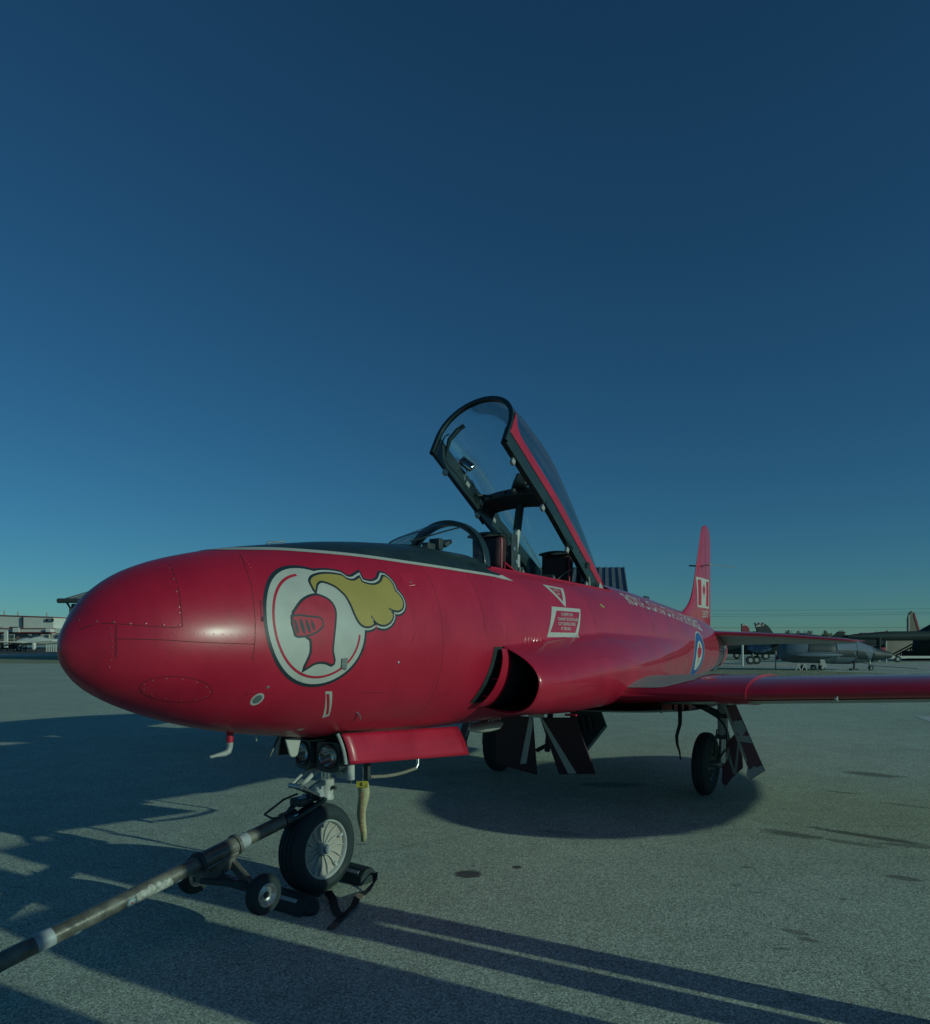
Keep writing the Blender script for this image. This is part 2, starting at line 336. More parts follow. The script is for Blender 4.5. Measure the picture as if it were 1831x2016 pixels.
M['lawn'] = ground_mat('lawn', (.34, .34, .21), None, 9, rough=1, cracks=False)
M['concrete'] = ground_mat('concrete', (.52, .51, .44), None, 30, rough=.9)
M['road'] = ground_mat('dark_road', (.13, .14, .14), None, 30, rough=1, spec=0)
# left side: lawn strip, pale kerb line, dark taxiway, far apron
sheet('lawn_strip', [(-160, 53.5), (-13, 52.0), (-13, 76), (-160, 82)], .004, M['lawn'])
sheet('path', [(-160, 82), (-13, 76), (-13, 86), (-160, 92)], .006, M['concrete'])
sheet('road', [(-200, 92), (-13, 86), (-13, 150), (-200, 165)], .004, M['road'])
# right side: lawn that tapers off, dark apron and pale concrete lane behind
sheet('lawn', [(9, 33), (19, 33), (22.5, 34), (19.5, 38.5), (17.6, 43), (12, 46), (8, 46.5)], .004, M['lawn'])
sheet('lane', [(8, 48.5), (19, 44.5), (23, 40.2), (60, 39.8), (110, 39), (110, 48.5), (60, 49.3), (8, 54)], .006, M['concrete'])
sheet('far_lawn', [(-13, 160), (140, 120), (260, 400), (-60, 400)], .008, M['lawn'])
# painted apron marking at the right edge
M['line_paint'] = mat('worn_line_paint', (.62, .62, .58), .8, var=.25, scale=18)
sheet('apron_marking', [gp(1800, 1410.5), gp(1872, 1411.5), gp(1872, 1415), gp(1840, 1415), gp(1875, 1427), gp(1852, 1429)], .004, M['line_paint'])

# ================================================================== the red jet trainer
# its own axes: x to port, y aft from the nose wheel, z up
jet = thing('jet_trainer', 'bright red two seat jet trainer with raised canopy and knight emblem on its nose', 'aircraft', (-.953, 4.68, 0), R(-33.6))
PH = [R(55 + 70*i/14) for i in range(14)] + [R(125 + 290*i/64) for i in range(64)]     # over the top first, then round the belly
TS = [-1.635 + .04*(i/12)**2*3 for i in range(12)]
t = TS[-1]
while t < 1.36: t += .045; TS.append(t)
TS[-1] = 1.40
SILL_T0, SILL_T1 = 1.40, 3.98
TS += [1.40 + .086*i for i in range(1, 30)] + [SILL_T1]
t = SILL_T1
while t < 9.42: t += .09; TS.append(t)
TS.append(9.5)
TS = sorted(set(round(q, 4) for q in TS))
rings = []
for t in TS:
    rings.append([(lambda pz: (pz[0], t, pz[1]))(F(t, ph if ph < math.pi*1.5 else ph, False)) for ph in PH])
mb = MB(); n = len(PH)
mb.v = [q for r in rings for q in r]
for i in range(len(TS) - 1):
    for j in range(n):
        if SILL_T0 - 1e-3 <= TS[i] < SILL_T1 - 1e-3 and j < 14: continue          # the open cockpit
        a, b = j, (j + 1) % n
        mb.f.append((i*n + a, i*n + b, (i+1)*n + b, (i+1)*n + a))
mb.f.append(tuple(range(n)))
fus = mb.build('fuselage', M['red'], jet, ang=60)
# port and starboard intake bodies
def fairing(sg):
    mb = MB(); rows = []
    phs = [R(-57 + 71*i/70) for i in range(71)]
    ts = [1.25 + 4.95*(i/60)**1.3 for i in range(61)]
    def lipcut(ph): return 0
    def swl(t, ph, inset=0, grow=1):
        r0 = Rf(t, ph); b = bump(max(t, 1.25), ph)
        v_ = b*grow - inset; r = r0 + (v_ if v_ > 0 or inset <= 0 else -.004)
        return (sg*r*math.cos(ph), t, f_zm(t) + r*math.sin(ph))
    # rounded lip: from the duct wall forward round the edge and aft over the outside
    rows.append([swl(1.33, ph, .036) for ph in phs]);     rows.append([swl(1.30, ph, .034) for ph in phs]); rows.append([swl(1.262, ph, .026) for ph in phs])
    rows.append([swl(1.25, ph, .013) for ph in phs]); rows.append([swl(1.262, ph, .003) for ph in phs])
    for t in ts[1:]: rows.append([swl(t, ph, -.0005 if t < 6 else 0) for ph in phs])
    n_ = len(rows[0]); mb.grid(rows)
    mb.f = [f for f in mb.f if not (min(mb.v[i][1] for i in f) > 3.10 and max(mb.v[i][2] for i in f) < 1.10)]
    fr_ = mb.build('intake_fairing', M['red'], jet, ang=60)
    # black sheet that paints in the shade behind the fairing's lower rear edge
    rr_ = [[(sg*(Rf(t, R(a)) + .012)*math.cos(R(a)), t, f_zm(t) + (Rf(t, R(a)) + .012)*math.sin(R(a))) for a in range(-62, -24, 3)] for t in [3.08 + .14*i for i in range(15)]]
    MB().grid(rr_).build('wheel_bay_shade', M['darker'], jet)
    return fr_
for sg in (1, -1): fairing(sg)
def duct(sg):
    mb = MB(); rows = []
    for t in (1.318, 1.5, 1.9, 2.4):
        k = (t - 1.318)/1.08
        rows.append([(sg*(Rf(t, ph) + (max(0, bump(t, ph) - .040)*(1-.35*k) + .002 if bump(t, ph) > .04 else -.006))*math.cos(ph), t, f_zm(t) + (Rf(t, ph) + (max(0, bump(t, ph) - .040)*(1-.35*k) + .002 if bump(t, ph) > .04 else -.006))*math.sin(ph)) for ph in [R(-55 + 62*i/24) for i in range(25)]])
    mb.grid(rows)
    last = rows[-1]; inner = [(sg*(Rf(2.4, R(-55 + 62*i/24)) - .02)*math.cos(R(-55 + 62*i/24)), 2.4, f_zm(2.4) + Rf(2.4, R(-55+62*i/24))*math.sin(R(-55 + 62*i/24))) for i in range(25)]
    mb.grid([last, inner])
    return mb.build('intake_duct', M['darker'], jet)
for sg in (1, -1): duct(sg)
def splitter(sg):
    """plate that stands off the fuselage side ahead of the duct, with a dark bleed slot behind it"""
    mb = MB(); outer = []; inner = []
    for i in range(25):
        ph = R(-41.5 + 38.5*i/24); k = i/24
        t0 = 1.06 + .12*k; row_o = []; row_i = []
        off = .080*math.sin(math.pi*min(1, max(0, (i+1.2)/26.4)))**.4
        for t in (t0, t0 + .04, 1.30, 1.36):
            r = Rf(t, ph) + off
            row_o.append((sg*r*math.cos(ph), t, f_zm(t) + r*math.sin(ph)))
            r -= .006
            row_i.append((sg*r*math.cos(ph), t, f_zm(t) + r*math.sin(ph)))
        outer.append(row_o); inner.append(row_i)
    mb.grid(outer); mb.grid(inner); mb.grid([[q[0] for q in outer], [q[0] for q in inner]])
    s = mb.build('splitter_plate', M['red'], jet)
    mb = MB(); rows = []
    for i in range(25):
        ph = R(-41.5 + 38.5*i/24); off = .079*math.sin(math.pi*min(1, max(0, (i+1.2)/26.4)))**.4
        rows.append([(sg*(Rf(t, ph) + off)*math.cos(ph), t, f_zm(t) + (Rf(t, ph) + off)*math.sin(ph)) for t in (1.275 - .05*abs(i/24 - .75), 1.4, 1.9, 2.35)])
    mb.grid([[ (x + sg*.002, y, z) for x, y, z in r] for r in rows]).build('duct_inner_wall', M['darker'], jet)  # black from the lip aft paints in the shadow the lip casts
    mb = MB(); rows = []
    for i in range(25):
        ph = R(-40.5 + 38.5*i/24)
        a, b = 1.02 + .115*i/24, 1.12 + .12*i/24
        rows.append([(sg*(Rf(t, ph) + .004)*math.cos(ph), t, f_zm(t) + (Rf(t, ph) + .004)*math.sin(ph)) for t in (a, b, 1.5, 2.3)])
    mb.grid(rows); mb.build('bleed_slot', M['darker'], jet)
    for k in (.22, .5, .76):
        mb = MB()
        ph = R(-43 + 42*k); t = 1.13 + .12*k
        r = Rf(t, ph) + .028; c = Vector((sg*r*math.cos(ph), t - .01, f_zm(t) + r*math.sin(ph)))
        mb.box(c, (.05, .05, .008)); mb.build('slot_vane', M['red_matt'], jet)
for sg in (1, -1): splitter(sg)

# ---- markings: thin paint films that follow the skin
def decal(name, loops, m, parent, off, fn=None, step=.03, sg=1, label=None, kind=None):
    """loops: closed outlines in (t, z); later loops of one decal are holes"""
    fn = fn or (lambda t, z, o: (lambda p: (sg*(p + o), t, z))(side(t, z)))
    vs = []; es = []; fs = []
    for l in loops:
        k = len(vs); n_ = len(l); q = []
        for i in range(n_):
            a = Vector(l[i]); b = Vector(l[(i+1) % n_]); c = max(1, int((b - a).length/step))
            for s_ in range(c): q.append(a.lerp(b, s_/c))
        vs += q; es += [(k + i, k + (i+1) % len(q)) for i in range(len(q))]
    x0 = min(v.x for v in vs); x1 = max(v.x for v in vs); y0 = min(v.y for v in vs); y1 = max(v.y for v in vs)
    x = x0 + step/2
    while x < x1:
        y = y0 + step/2
        while y < y1: vs.append(Vector((x, y))); y += step
        x += step
    out = delaunay_2d_cdt(vs, es, [], 0, 1e-6)
    ov = out[0]; of = []
    def inside(x, y):
        c = False
        for l in loops:
            for i in range(len(l)):
                (x1_, y1_), (x2_, y2_) = l[i-1][:2], l[i][:2]
                if (y1_ > y) != (y2_ > y) and x < (x2_ - x1_)*(y - y1_)/(y2_ - y1_) + x1_: c = not c
        return c
    for f in out[2]:
        if inside(sum(ov[i].x for i in f)/len(f), sum(ov[i].y for i in f)/len(f)): of.append(f)
    mb = MB(); mb.add([fn(v.x, v.y, off) for v in ov], of)
    return mb.build(name, m, parent, kind=kind, label=label)
def offset(poly, d):
    out = []; n_ = len(poly)
    area = sum(poly[i][0]*poly[(i+1) % n_][1] - poly[(i+1) % n_][0]*poly[i][1] for i in range(n_))
    sg = 1 if area > 0 else -1
    for i in range(n_):
        a, b, c = Vector(poly[i-1]), Vector(poly[i]), Vector(poly[(i+1) % n_])
        u = (b - a).normalized(); v = (c - b).normalized()
        nn = Vector((u.y + v.y, -u.x - v.x)); nn = nn.normalized() if nn.length > .2 else Vector((u.y, -u.x))
        k = 1/max(.45, abs(nn.dot(Vector((u.y, -u.x)))))
        out.append(tuple(b + nn*sg*d*k))
    return out
def smooth_poly(poly, it=1):
    for _ in range(it):
        q = []
        for i in range(len(poly)):
            a, b = Vector(poly[i]), Vector(poly[(i+1) % len(poly)])
            pa, nb = Vector(poly[i-1]), Vector(poly[(i+2) % len(poly)])
            q.append(tuple(a)); q.append(tuple((a + b)*.5625 - (pa + nb)*.0625))
        poly = q
    return poly
def circle(c, r, n_=64, r2=None): return [(c[0] + r*math.cos(2*math.pi*i/n_), c[1] + (r2 or r)*math.sin(2*math.pi*i/n_)) for i in range(n_)]
EC = (-.519, 1.705)
pl = smooth_poly(PLUME); he = smooth_poly(HELMET); vi = smooth_poly(VISOR)
E1 = .0012
emb = decal('knight_emblem', [circle(EC, .339)], M['outline'], jet, E1, label='round knight emblem with yellow plume')
decal('plume_edge', [offset(pl, .036)], M['outline'], emb, E1 + .0004)
decal('disc', [circle(EC, .3215)], M['white'], emb, 2*E1)
decal('plume_border', [offset(pl, .023)], M['white'], emb, 2*E1 + .0003)
arc = [(EC[0] + .290*math.cos(R(a)), EC[1] + .290*math.sin(R(a))) for a in range(100, 351, 5)]
arc += [(EC[0] + .277*math.cos(R(a)), EC[1] + .277*math.sin(R(a))) for a in range(350, 99, -5)]
arc = [(x, z) for x, z in arc]
decal('ring', [[(2*EC[0] - x if False else x, z) for x, z in arc]], M['red_print'], emb, 3*E1 + .0003)
decal('plume_outline', [offset(pl, .012)], M['outline'], emb, 4*E1)
decal('plume', [pl], M['yellow'], emb, 5*E1)
decal('helmet_outline', [offset(he, .013)], M['outline'], emb, 4*E1 + .0003)
decal('helmet', [he], M['red_print'], emb, 5*E1)
decal('visor_outline', [offset(vi, .011)], M['outline'], emb, 6*E1)
decal('visor', [vi], M['red_print'], emb, 7*E1)
for s_ in SLITS: decal('visor_slit', [smooth_poly(s_)], M['outline'], emb, 8*E1)
decal('vent_patch', [PATCH], M['steel'], jet, 8*E1, label='small bare metal vent over the emblem edge')
# upper deck: black anti-glare paint bordered by a white line
STRIPE = pchip((-.90, -.84, -.7, -.476, -.187, 0, .4, .93, 1.34, 1.6), (2.115, 2.128, 2.140, 2.154, 2.157, 2.156, 2.146, 2.136, 2.13, 2.12))
def band(name, t0, t1, lo, hi, m, off, nt=70, nph=10):
    rows = []
    for i in range(nt + 1):
        t = t0 + (t1 - t0)*i/nt; a, b = lo(t), hi(t)
        rows.append([(lambda pz: (pz[0], t, pz[1]))((lambda ph: ((Rf(t, ph) + off)*math.cos(ph), f_zm(t) + (Rf(t, ph) + off)*math.sin(ph)))(a + (b - a)*j/nph)) for j in range(nph + 1)])
    return MB().grid(rows).build(name, m, jet, ang=60)
phs_ = lambda t, dz=0: phi_z(t, min(STRIPE(t) + dz, f_top(t) - .0005), False)
band('antiglare_panel', -.80, 1.40, lambda t: phs_(t), lambda t: math.pi - phs_(t), M['antiglare'], .0015, 80, 24)
for sg in (1, -1):
    lo = lambda t: phs_(t, -.017*min(1, (t + .92)*9)) if sg == 1 else math.pi - phs_(t, -.017)
    hi = lambda t: phs_(t, .004) if sg == 1 else math.pi - phs_(t, .004)
    band('white_trim_line', -.86, 1.40, lo, hi, M['white'], .0028, 80, 2)
# pointed aft end of the black panel and its line, beside the windscreen
decal('antiglare_panel', [[(1.40, 2.131), (1.40, 2.168), (1.50, 2.150), (1.56, 2.128)]], M['antiglare'], jet, .0015)
decal('white_trim_line', [[(1.40, 2.113), (1.40, 2.134), (1.47, 2.131), (1.54, 2.14), (1.66, 2.098), (1.5, 2.105)]], M['white'], jet, .0030)
# stencils
def text_decal(body, size, t0, z0, parent, m, off, fn=None, sx=1, name='lettering', align='CENTER', slant=0):
    cu = bpy.data.curves.new(name, 'FONT'); cu.body = body; cu.size = size; cu.align_x = align; cu.resolution_u = 2; cu.space_character = 1.08; cu.offset = size*.022
    o = bpy.data.objects.new(name, cu); COL.objects.link(o)
    me = bpy.data.meshes.new_from_object(o.evaluated_get(bpy.context.evaluated_depsgraph_get()))
    COL.objects.unlink(o); bpy.data.objects.remove(o)
    bm = bmesh.new(); bm.from_mesh(me)
    bmesh.ops.triangulate(bm, faces=bm.faces)
    mb = MB(); f_ = fn or (lambda t, z, o_: (side(t, z) + o_, t, z))
    mb.add([f_(t0 + v.co.x*sx + slant*v.co.y, z0 + v.co.y, off) for v in bm.verts], [tuple(q.index for q in f.verts) for f in bm.faces]); bm.free()
    return mb.build(name, m, parent, smooth=False)
sk_ = lambda pts, s_: pts
sign = decal('warning_stencil', [[(2.13, 1.912), (2.70, 1.912), (2.52, 1.652), (1.95, 1.652)], [(2.195, 1.880), (2.655, 1.880), (2.49, 1.692), (2.01, 1.692)][::-1]], M['white'], jet, E1, label='white framed warning stencil in four lines')
for i, (s_, tt) in enumerate([('IF SAFETY PIN', 2.375), ('CANNOT BE INSTALLED', 2.375), ('CUT FLEXIBLE HOSE', 2.335), ('AT DECALS', 2.30)]):
    text_decal(s_, .036, tt + .01, 1.838 - i*.041, sign, M['white'], E1, sx=.95)
tri = decal('warning_triangle', [[(2.19, 2.108), (2.57, 2.096), (2.40, 1.915)], [(2.275, 2.088), (2.50, 2.082), (2.395, 1.965)][::-1]], M['white'], jet, E1, label='white framed warning triangle below the sill')
for i, s_ in enumerate(('EJECTION', 'SEAT')): text_decal(s_, .026, 2.39, 2.058 - i*.032, tri, M['white'], E1)
def upper(t, s_, o_):
    """arc length s_ down from the ridge on the port side"""
    ph = math.pi/2 - s_/Rf(t, math.pi/2.6)
    r = Rf(t, ph) + (bump(t, ph)) + o_
    return (r*math.cos(ph), t, f_zm(t) + r*math.sin(ph))
ti = text_decal('ROYAL CANADIAN AIR FORCE', .25, 0, 0, jet, M['white'], .002, fn=lambda t, z, o_: upper(4.15 + t, .61 - z, o_), sx=.82, align='LEFT', name='air_force_lettering')
ti['label'] = 'white ROYAL CANADIAN AIR FORCE lettering'
LEAF = [(0, 1), (.13, .72), (.26, .80), (.20, .40), (.42, .62), (.47, .50), (.74, .55), (.66, .30), (.80, .22), (.44, -.08), (.50, -.26), (.05, -.19), (.06, -.62), (-.06, -.62), (-.05, -.19), (-.50, -.26), (-.44, -.08), (-.80, .22), (-.66, .30), (-.74, .55), (-.47, .50), (-.42, .62), (-.20, .40), (-.26, .80), (-.13, .72)]
RC = (6.75, 1.42); rr = .34
ro = decal('roundel', [circle(RC, rr, r2=rr*.98)], M['white'], jet, E1, label='blue and white roundel with a red maple leaf')
decal('blue_ring', [circle(RC, rr*.95, r2=rr*.93), circle(RC, rr*.60, r2=rr*.60)[::-1]], M['blue'], ro, 2*E1)
decal('maple_leaf', [[(RC[0] + x*rr*.5, RC[1] + y*rr*.5 + .01) for x, y in LEAF]], M['red_print'], ro, 3*E1)
decal('reference_bar', [IFR, [( -.420, 1.322), (-.398, 1.322), (-.320, 1.198), (-.332, 1.190)][::-1]], M['white'], jet, E1)
v_ = decal('round_vent', [circle((-.831, 1.316), .033)], M['white'], jet, E1, label='round grey vent ringed in white')
decal('vent_mesh', [circle((-.831, 1.316), .0225)], M['vent'], v_, 2*E1)
decal('yellow_stencil', [[(3.22, 1.975), (3.27, 1.985), (3.33, 1.955), (3.28, 1.942)]], M['yellow'], jet, E1)
# seams: recessed-looking dark gaps between skins, with fasteners
M['seam'] = mat('skin_gap', (.10, .012, .02), .7)
M['fastener'] = mat('painted_fastener', (.50, .10, .12), .35, metal=.4, var=.1)
def seam(pts, w=.0035):
    f_ = [pchip([i for i in range(len(pts))], [p[k] for p in pts]) for k in (0, 1)]
    L_ = sum((Vector(pts[i+1]) - Vector(pts[i])).length for i in range(len(pts)-1)); n_ = max(4, int(L_/.03)); c = []
    for i in range(n_ + 1): u = i/n_*(len(pts) - 1); c.append(Vector((f_[0](u), f_[1](u))))
    rows = []
    for i, q in enumerate(c):
        d = (c[min(i+1, n_)] - c[max(i-1, 0)]).normalized(); nn = Vector((-d.y, d.x))*w/2
        rows.append([(side(a.x, a.y) + .0006, a.x, a.y) for a in (q - nn, q + nn)])
    return MB().grid(rows).build('skin_seam', M['seam'], jet)
for s_ in (VSEAM, SEAM2, SEAM3, SEAM4, SEAM5): seam(s_)
def fullseam(t, z0, z1, w=.003, swell=True):
    n_ = 24; zs = [z0 + (z1 - z0)*i/n_ for i in range(n_ + 1)]
    MB().grid([[(side(tt, z, swell) + .0008, tt, z) for tt in (t - w/2, t + w/2)] for z in zs]).build('skin_seam', M['seam'], jet)
fullseam(.52, 1.05, 2.13); fullseam(1.02, 1.66, 2.12); fullseam(2.95, 1.3, 2.2); fullseam(4.6, 1.35, 2.2); fullseam(5.9, 1.2, 2.14)
for pts in ([(-.92, 1.349), (-.75, 1.341)], [(-.167, 1.314), (.03, 1.306)], [(.243, 1.673), (.188, 1.587)], [(-.9, 1.345), (-.96, 1.25), (-.97, 1.17)], [(2.3, 1.49), (2.7, 1.475), (3.0, 1.44), (3.25, 1.40)], [(.2, 1.02), (.2, 1.1)]): seam(pts, .0022)
oc = (-1.232, 1.385); OV = [(oc[0] + .155*math.cos(a)*1.0, oc[1] + .062*math.sin(a) - .13*.155*math.cos(a)*1.3) for a in [2*math.pi*i/40 for i in range(41)]]
seam(OV, .003)
mb = MB(); fast = list(FAST) + [(oc[0] + .143*math.cos(a), oc[1] + .050*math.sin(a) - .026*math.cos(a)) for a in [2*math.pi*(i + .3)/13 for i in range(13)]]
def stud(mb, t, z, r=.005):
    p = side(t, z); q = Vector((side(t, z + .01) - p, 0, .01)); s2 = Vector((side(t + .01, z) - p, .01, 0)); nn = s2.cross(q).normalized()
    if nn.x < 0: nn = -nn
    mb.lathe([(0, .0022), (r*.6, .002), (r, .0006)], Vector((p, t, z)), nn, 10)
for q in FAST: mb_ = MB(); stud(mb_, *q, .0062); mb_.build('fastener', M['fastener'], jet)
mb = MB()
for q in fast[len(FAST):]: stud(mb, *q)
for i in range(12): stud(mb, -1.42 + i*.043, 1.665 - i*.0015, .0035)
for i in range(7): stud(mb, -1.51, 1.68 - i*.03, .0035)
for i in range(26): stud(mb, VSEAM[0][0] - .018 - .0058*i, 2.07 - .02*i, .0032)
for z in (1.4, 1.5, 1.6): stud(mb, 1.95 + z*.1, z, .006)
for tt, z0, z1 in ((.495, 1.1, 2.1), (1.045, 1.7, 2.1), (2.92, 1.5, 2.15), (4.57, 1.45, 2.15), (5.87, 1.3, 2.1)):
    for i in range(int((z1 - z0)/.045)): stud(mb, tt, z0 + .045*i, .003)
for i in range(40): stud(mb, 1.45 + i*.045, 1.30 - .002*i, .003)
mb.build('small_fasteners', M['fastener'], jet, kind='stuff')
for (t, z) in ((.098, 1.487), (-.802, 1.379), (.311, 1.999)):
    mb = MB(); stud(mb, t, z, .009); mb.build('latch', M['steel'], jet)
mb = MB(); c = Vector((side(-.09, 1.175) + .006, -.09, 1.175)); mb.tube([c + Vector((0, -.03, .03)), c + Vector((.012, 0, 0)), c + Vector((0, .025, -.03))], .004, 6); mb.build('latch', M['steel'], jet)
sl_ = decal('step_latch', [[(-.853, 1.83), (-.838, 1.83), (-.858, 1.72), (-.873, 1.72)]], M['seam'], jet, .001)
decal('latch_cover', [[(-.850, 1.826), (-.841, 1.826), (-.857, 1.745), (-.866, 1.745)]], M['red_matt'], sl_, .002)
mb = MB(); mb.prism([(side(.31, 1.975) - .01, .27, 1.965), (side(.31, 1.975) + .018, .32, 1.972), (side(.31, 1.975) + .004, .40, 1.982)], (0, 0, .012)); mb.build('air_scoop', M['red'], jet, bevel=.003)
fs_ = decal('step_flap', [[(.24, 2.065), (.38, 2.06), (.36, 1.995), (.24, 1.99)]], M['red_matt'], jet, .001)
for i in range(7):                                                  # louvres behind the cockpit side
    tt = 1.60 + i*.048; rows = []
    for k in range(5):
        z = 1.672 - k*.018
        rows.append([(side(tt + .004*k*-2 + a, z) + b*math.sin(math.pi*k/4), tt - .008*k + a, z) for a, b in ((0, .001), (.012, .009), (.024, .009), (.03, .0))])
    MB().grid(rows).build('louvre', M['red'], jet)

# ---- wings
def naca(x, th): return th*5*(.2969*math.sqrt(max(x, 0)) - .126*x - .3516*x*x + .2843*x**3 - .1036*x**4)
def foil(n_=22):
    xs = [(1 - math.cos(math.pi*i/n_))/2 for i in range(n_ + 1)]
    return [(x, 1) for x in reversed(xs)] + [(x, -1) for x in xs[1:]]
def surf_foil(st, m, name, parent, sg=1, rot=False, sub=None, smooth_x=10, x0=0, x1=1):
    """st: (span, leading edge y, trailing edge y, z, thickness ratio)"""
    mb = MB(); rows = []
    F_ = [pchip([s[0] for s in st], [s[k] for s in st]) for k in range(5)] if len(st) > 2 else None
    ss = [st[0][0] + (st[-1][0] - st[0][0])*i/smooth_x for i in range(smooth_x + 1)]
    for s_ in ss:
        if F_: le, te, z, th = (F_[k](s_) for k in (1, 2, 3, 4))
        else:
            u = (s_ - st[0][0])/(st[-1][0] - st[0][0]); le, te, z, th = (st[0][k] + (st[-1][k] - st[0][k])*u for k in (1, 2, 3, 4))
        c = te - le; rows.append([(sg*s_, le + x*c, z + k*naca(x, th)*c*(.94 if k < 0 else 1.06)) for x, k in foil()])
    mb.grid(rows, True); mb.f.append(tuple(range(len(rows[0])))); mb.f.append(tuple(len(mb.v) - len(rows[0]) + j for j in range(len(rows[0]))))
    return mb.build(name, m, parent, ang=50)
def wing_z(p): return 1.095 + .046*(p - .6)
WING = [(.45, 2.92, 6.05, wing_z(.45), .080), (5.45, 3.72, 5.0, wing_z(5.45), .13)]
def wing_at(p):
    u = (p - .45)/5.0; return 2.92 + .80*u, 6.05 - 1.05*u, wing_z(p), .080 + .05*u
M['wing_red'] = M['red']
for sg in (1, -1):
    w = surf_foil(WING, M['red'], 'wing', jet, sg, smooth_x=30)
    # swollen root glove ahead of the wing, narrow white gap line at its end
    GL = [(.70, 3.0, 5.7, wing_z(.70) + .035, .085), (.95, 3.02, 5.75, wing_z(.95) + .03, .085), (1.3, 3.05, 5.8, wing_z(1.3) + .02, .092), (1.95, 3.13, 5.6, wing_z(1.95), .112)]
    gl = [pchip([g_[0] for g_ in GL], [g_[k] for g_ in GL]) for k in range(5)]
    surf_foil(GL, M['red'], 'wing_root_glove', w, sg, smooth_x=14)
    # grey non-slip walkway on the inboard upper skin
    rows = []
    for i in range(15):
        p = .80 + .66*i/14; le, te, z, th = (gl[k](p) for k in (1, 2, 3, 4)); row = []
        for j in range(15):
            y = le + .045 + .25*max(0, (i/14 - .6)/.4)**2 + 1.9*(j/14)**1.5; x = (y - le)/(te - le)
            row.append((sg*p, y, z + naca(x, th)*(te - le)*1.06 + .004))
        rows.append(row)
    MB().grid(rows).build('walkway', M['antislip'], w)
    # underside skin
    rows = []
    for i in range(31):
        p = 1.2 + 4.2*i/30; le, te, z, th = wing_at(p)
        rows.append([(sg*p, le + x*(te - le), z - naca(x, th)*(te - le)*.94 - .006) for x in [.03 + .94*j/12 for j in range(13)]])
    MB().grid(rows).build('underside_skin', M['underside'], w)
    MB().tube([(sg*5.45, 3.4, wing_z(5.45)), (sg*5.45, 5.2, wing_z(5.45))], .02, 8).build('tip_rib', M['red'], w)
    prof = [(0, 2.40), (.06, 2.42), (.14, 2.5), (.24, 2.72), (.33, 3.1), (.385, 3.6), (.40, 4.2), (.39, 5.0), (.34, 5.8), (.24, 6.5), (.12, 7.05), (.03, 7.28), (0, 7.3)]
    MB().lathe(prof, (sg*5.52, 0, 1.37), (0, 1, 0), 40).build('tip_tank', M['red'], w)
# leading-edge clip and landing lamp
MB().add([(2.62, 3.20, 1.150), (2.655, 3.20, 1.175), (2.66, 3.20, 1.125), (2.64, 3.19, 1.15)], [(0, 1, 3), (1, 2, 3), (2, 0, 3), (0, 2, 1)]).build('leading_edge_clip', M['white'], jet)
# belly fairing between the wing roots
mb = MB(); rows = []
for i in range(25):
    t = 3.05 + 3.2*i/24; k = math.sin(math.pi*i/24)**.5
    rows.append([(x, t, .955 - .075*k + .05*abs(x/1.35)**3) for x in [-1.35 + 2.7*j/20 for j in range(21)]])
mb.grid(rows).build('belly_skin', M['underside'], jet)
# ---- tail
FIN = [(1.96, 7.30, 9.38), (2.01, 7.45, 9.385), (2.08, 7.78, 9.385), (2.17, 8.02, 9.385), (2.3, 8.21, 9.385), (2.5, 8.36, 9.385), (2.75, 8.48, 9.385), (3.05, 8.62, 9.385), (3.3, 8.73, 9.375), (3.45, 8.80, 9.34), (3.53, 8.88, 9.27), (3.565, 8.98, 9.17), (3.575, 9.05, 9.10)]
fin_le = pchip([f[0] for f in FIN], [f[1] for f in FIN]); fin_te = pchip([f[0] for f in FIN], [f[2] for f in FIN])
def fin_th(z): return .085*min(1, max(.25, (9.35 - fin_le(z))/1.0)) * (1 - .25*max(0, (z - 2.4)))
def fin_p(t, z):
    a, b = fin_le(z), fin_te(z); x = min(1, max(0, (t - a)/(b - a))); return naca(x, fin_th(z) / max(.2, b - a) * .9)*(b - a) 
rows = []
for i in range(49):
    z = 1.72 + (3.575 - 1.72)*i/48; a, b = fin_le(max(z, 1.96)), fin_te(max(z, 1.96)); th = fin_th(max(z, 1.96))
    rows.append([(k*naca(x, th/max(.1, b - a)*.9)*(b - a), a + x*(b - a), z) for x, k in foil()])
mb = MB(); mb.grid(rows, True); mb.f.append(tuple(len(mb.v) - len(rows[0]) + j for j in range(len(rows[0]))))
fin = mb.build('fin', M['red'], jet, ang=60)
fpos = lambda t, z, o: (fin_p(t, z) + o, t, z)
fl = decal('flag_marking', [[(8.46, 2.66), (9.24, 2.66), (9.24, 2.17), (8.46, 2.17)]], M['white'], fin, .002, fn=fpos, label='white bordered flag with a red maple leaf')
decal('flag_bar', [[(8.51, 2.62), (8.68, 2.62), (8.68, 2.21), (8.51, 2.21)]], M['red_print'], fl, .004, fn=fpos) if False else None
for a, b in ((8.51, 8.69), (9.02, 9.20)):
    o = decal('flag_bar', [[(a, 2.625), (b, 2.625), (b, 2.205), (a, 2.205)]], M['red_print'], fin, .0035, fn=fpos)
decal('maple_leaf', [[(8.855 + x*.125, 2.43 + y*.16) for x, y in LEAF]], M['red_print'], fin, .0035, fn=fpos)
text_decal('33573', .155, 8.98, 2.015, fin, M['white'], .0025, fn=fpos, name='serial_number')
MB().grid([[(fin_p(8.98, z) + .0015, 8.98 - .006, z), (fin_p(8.98, z) + .0015, 8.98 + .006, z)] for z in [1.9 + 1.5*i/20 for i in range(21)]]).build('rudder_gap', M['seam'], fin)
mb = MB(); mb.tube([(.03, 8.76, 2.86), (.16, 8.72, 2.87), (.18, 8.8, 2.87)], .012, 8); mb.tube([(.16, 8.72, 2.87), (.52, 8.92, 2.83)], .006, 6); mb.build('aerial', M['white'], fin)
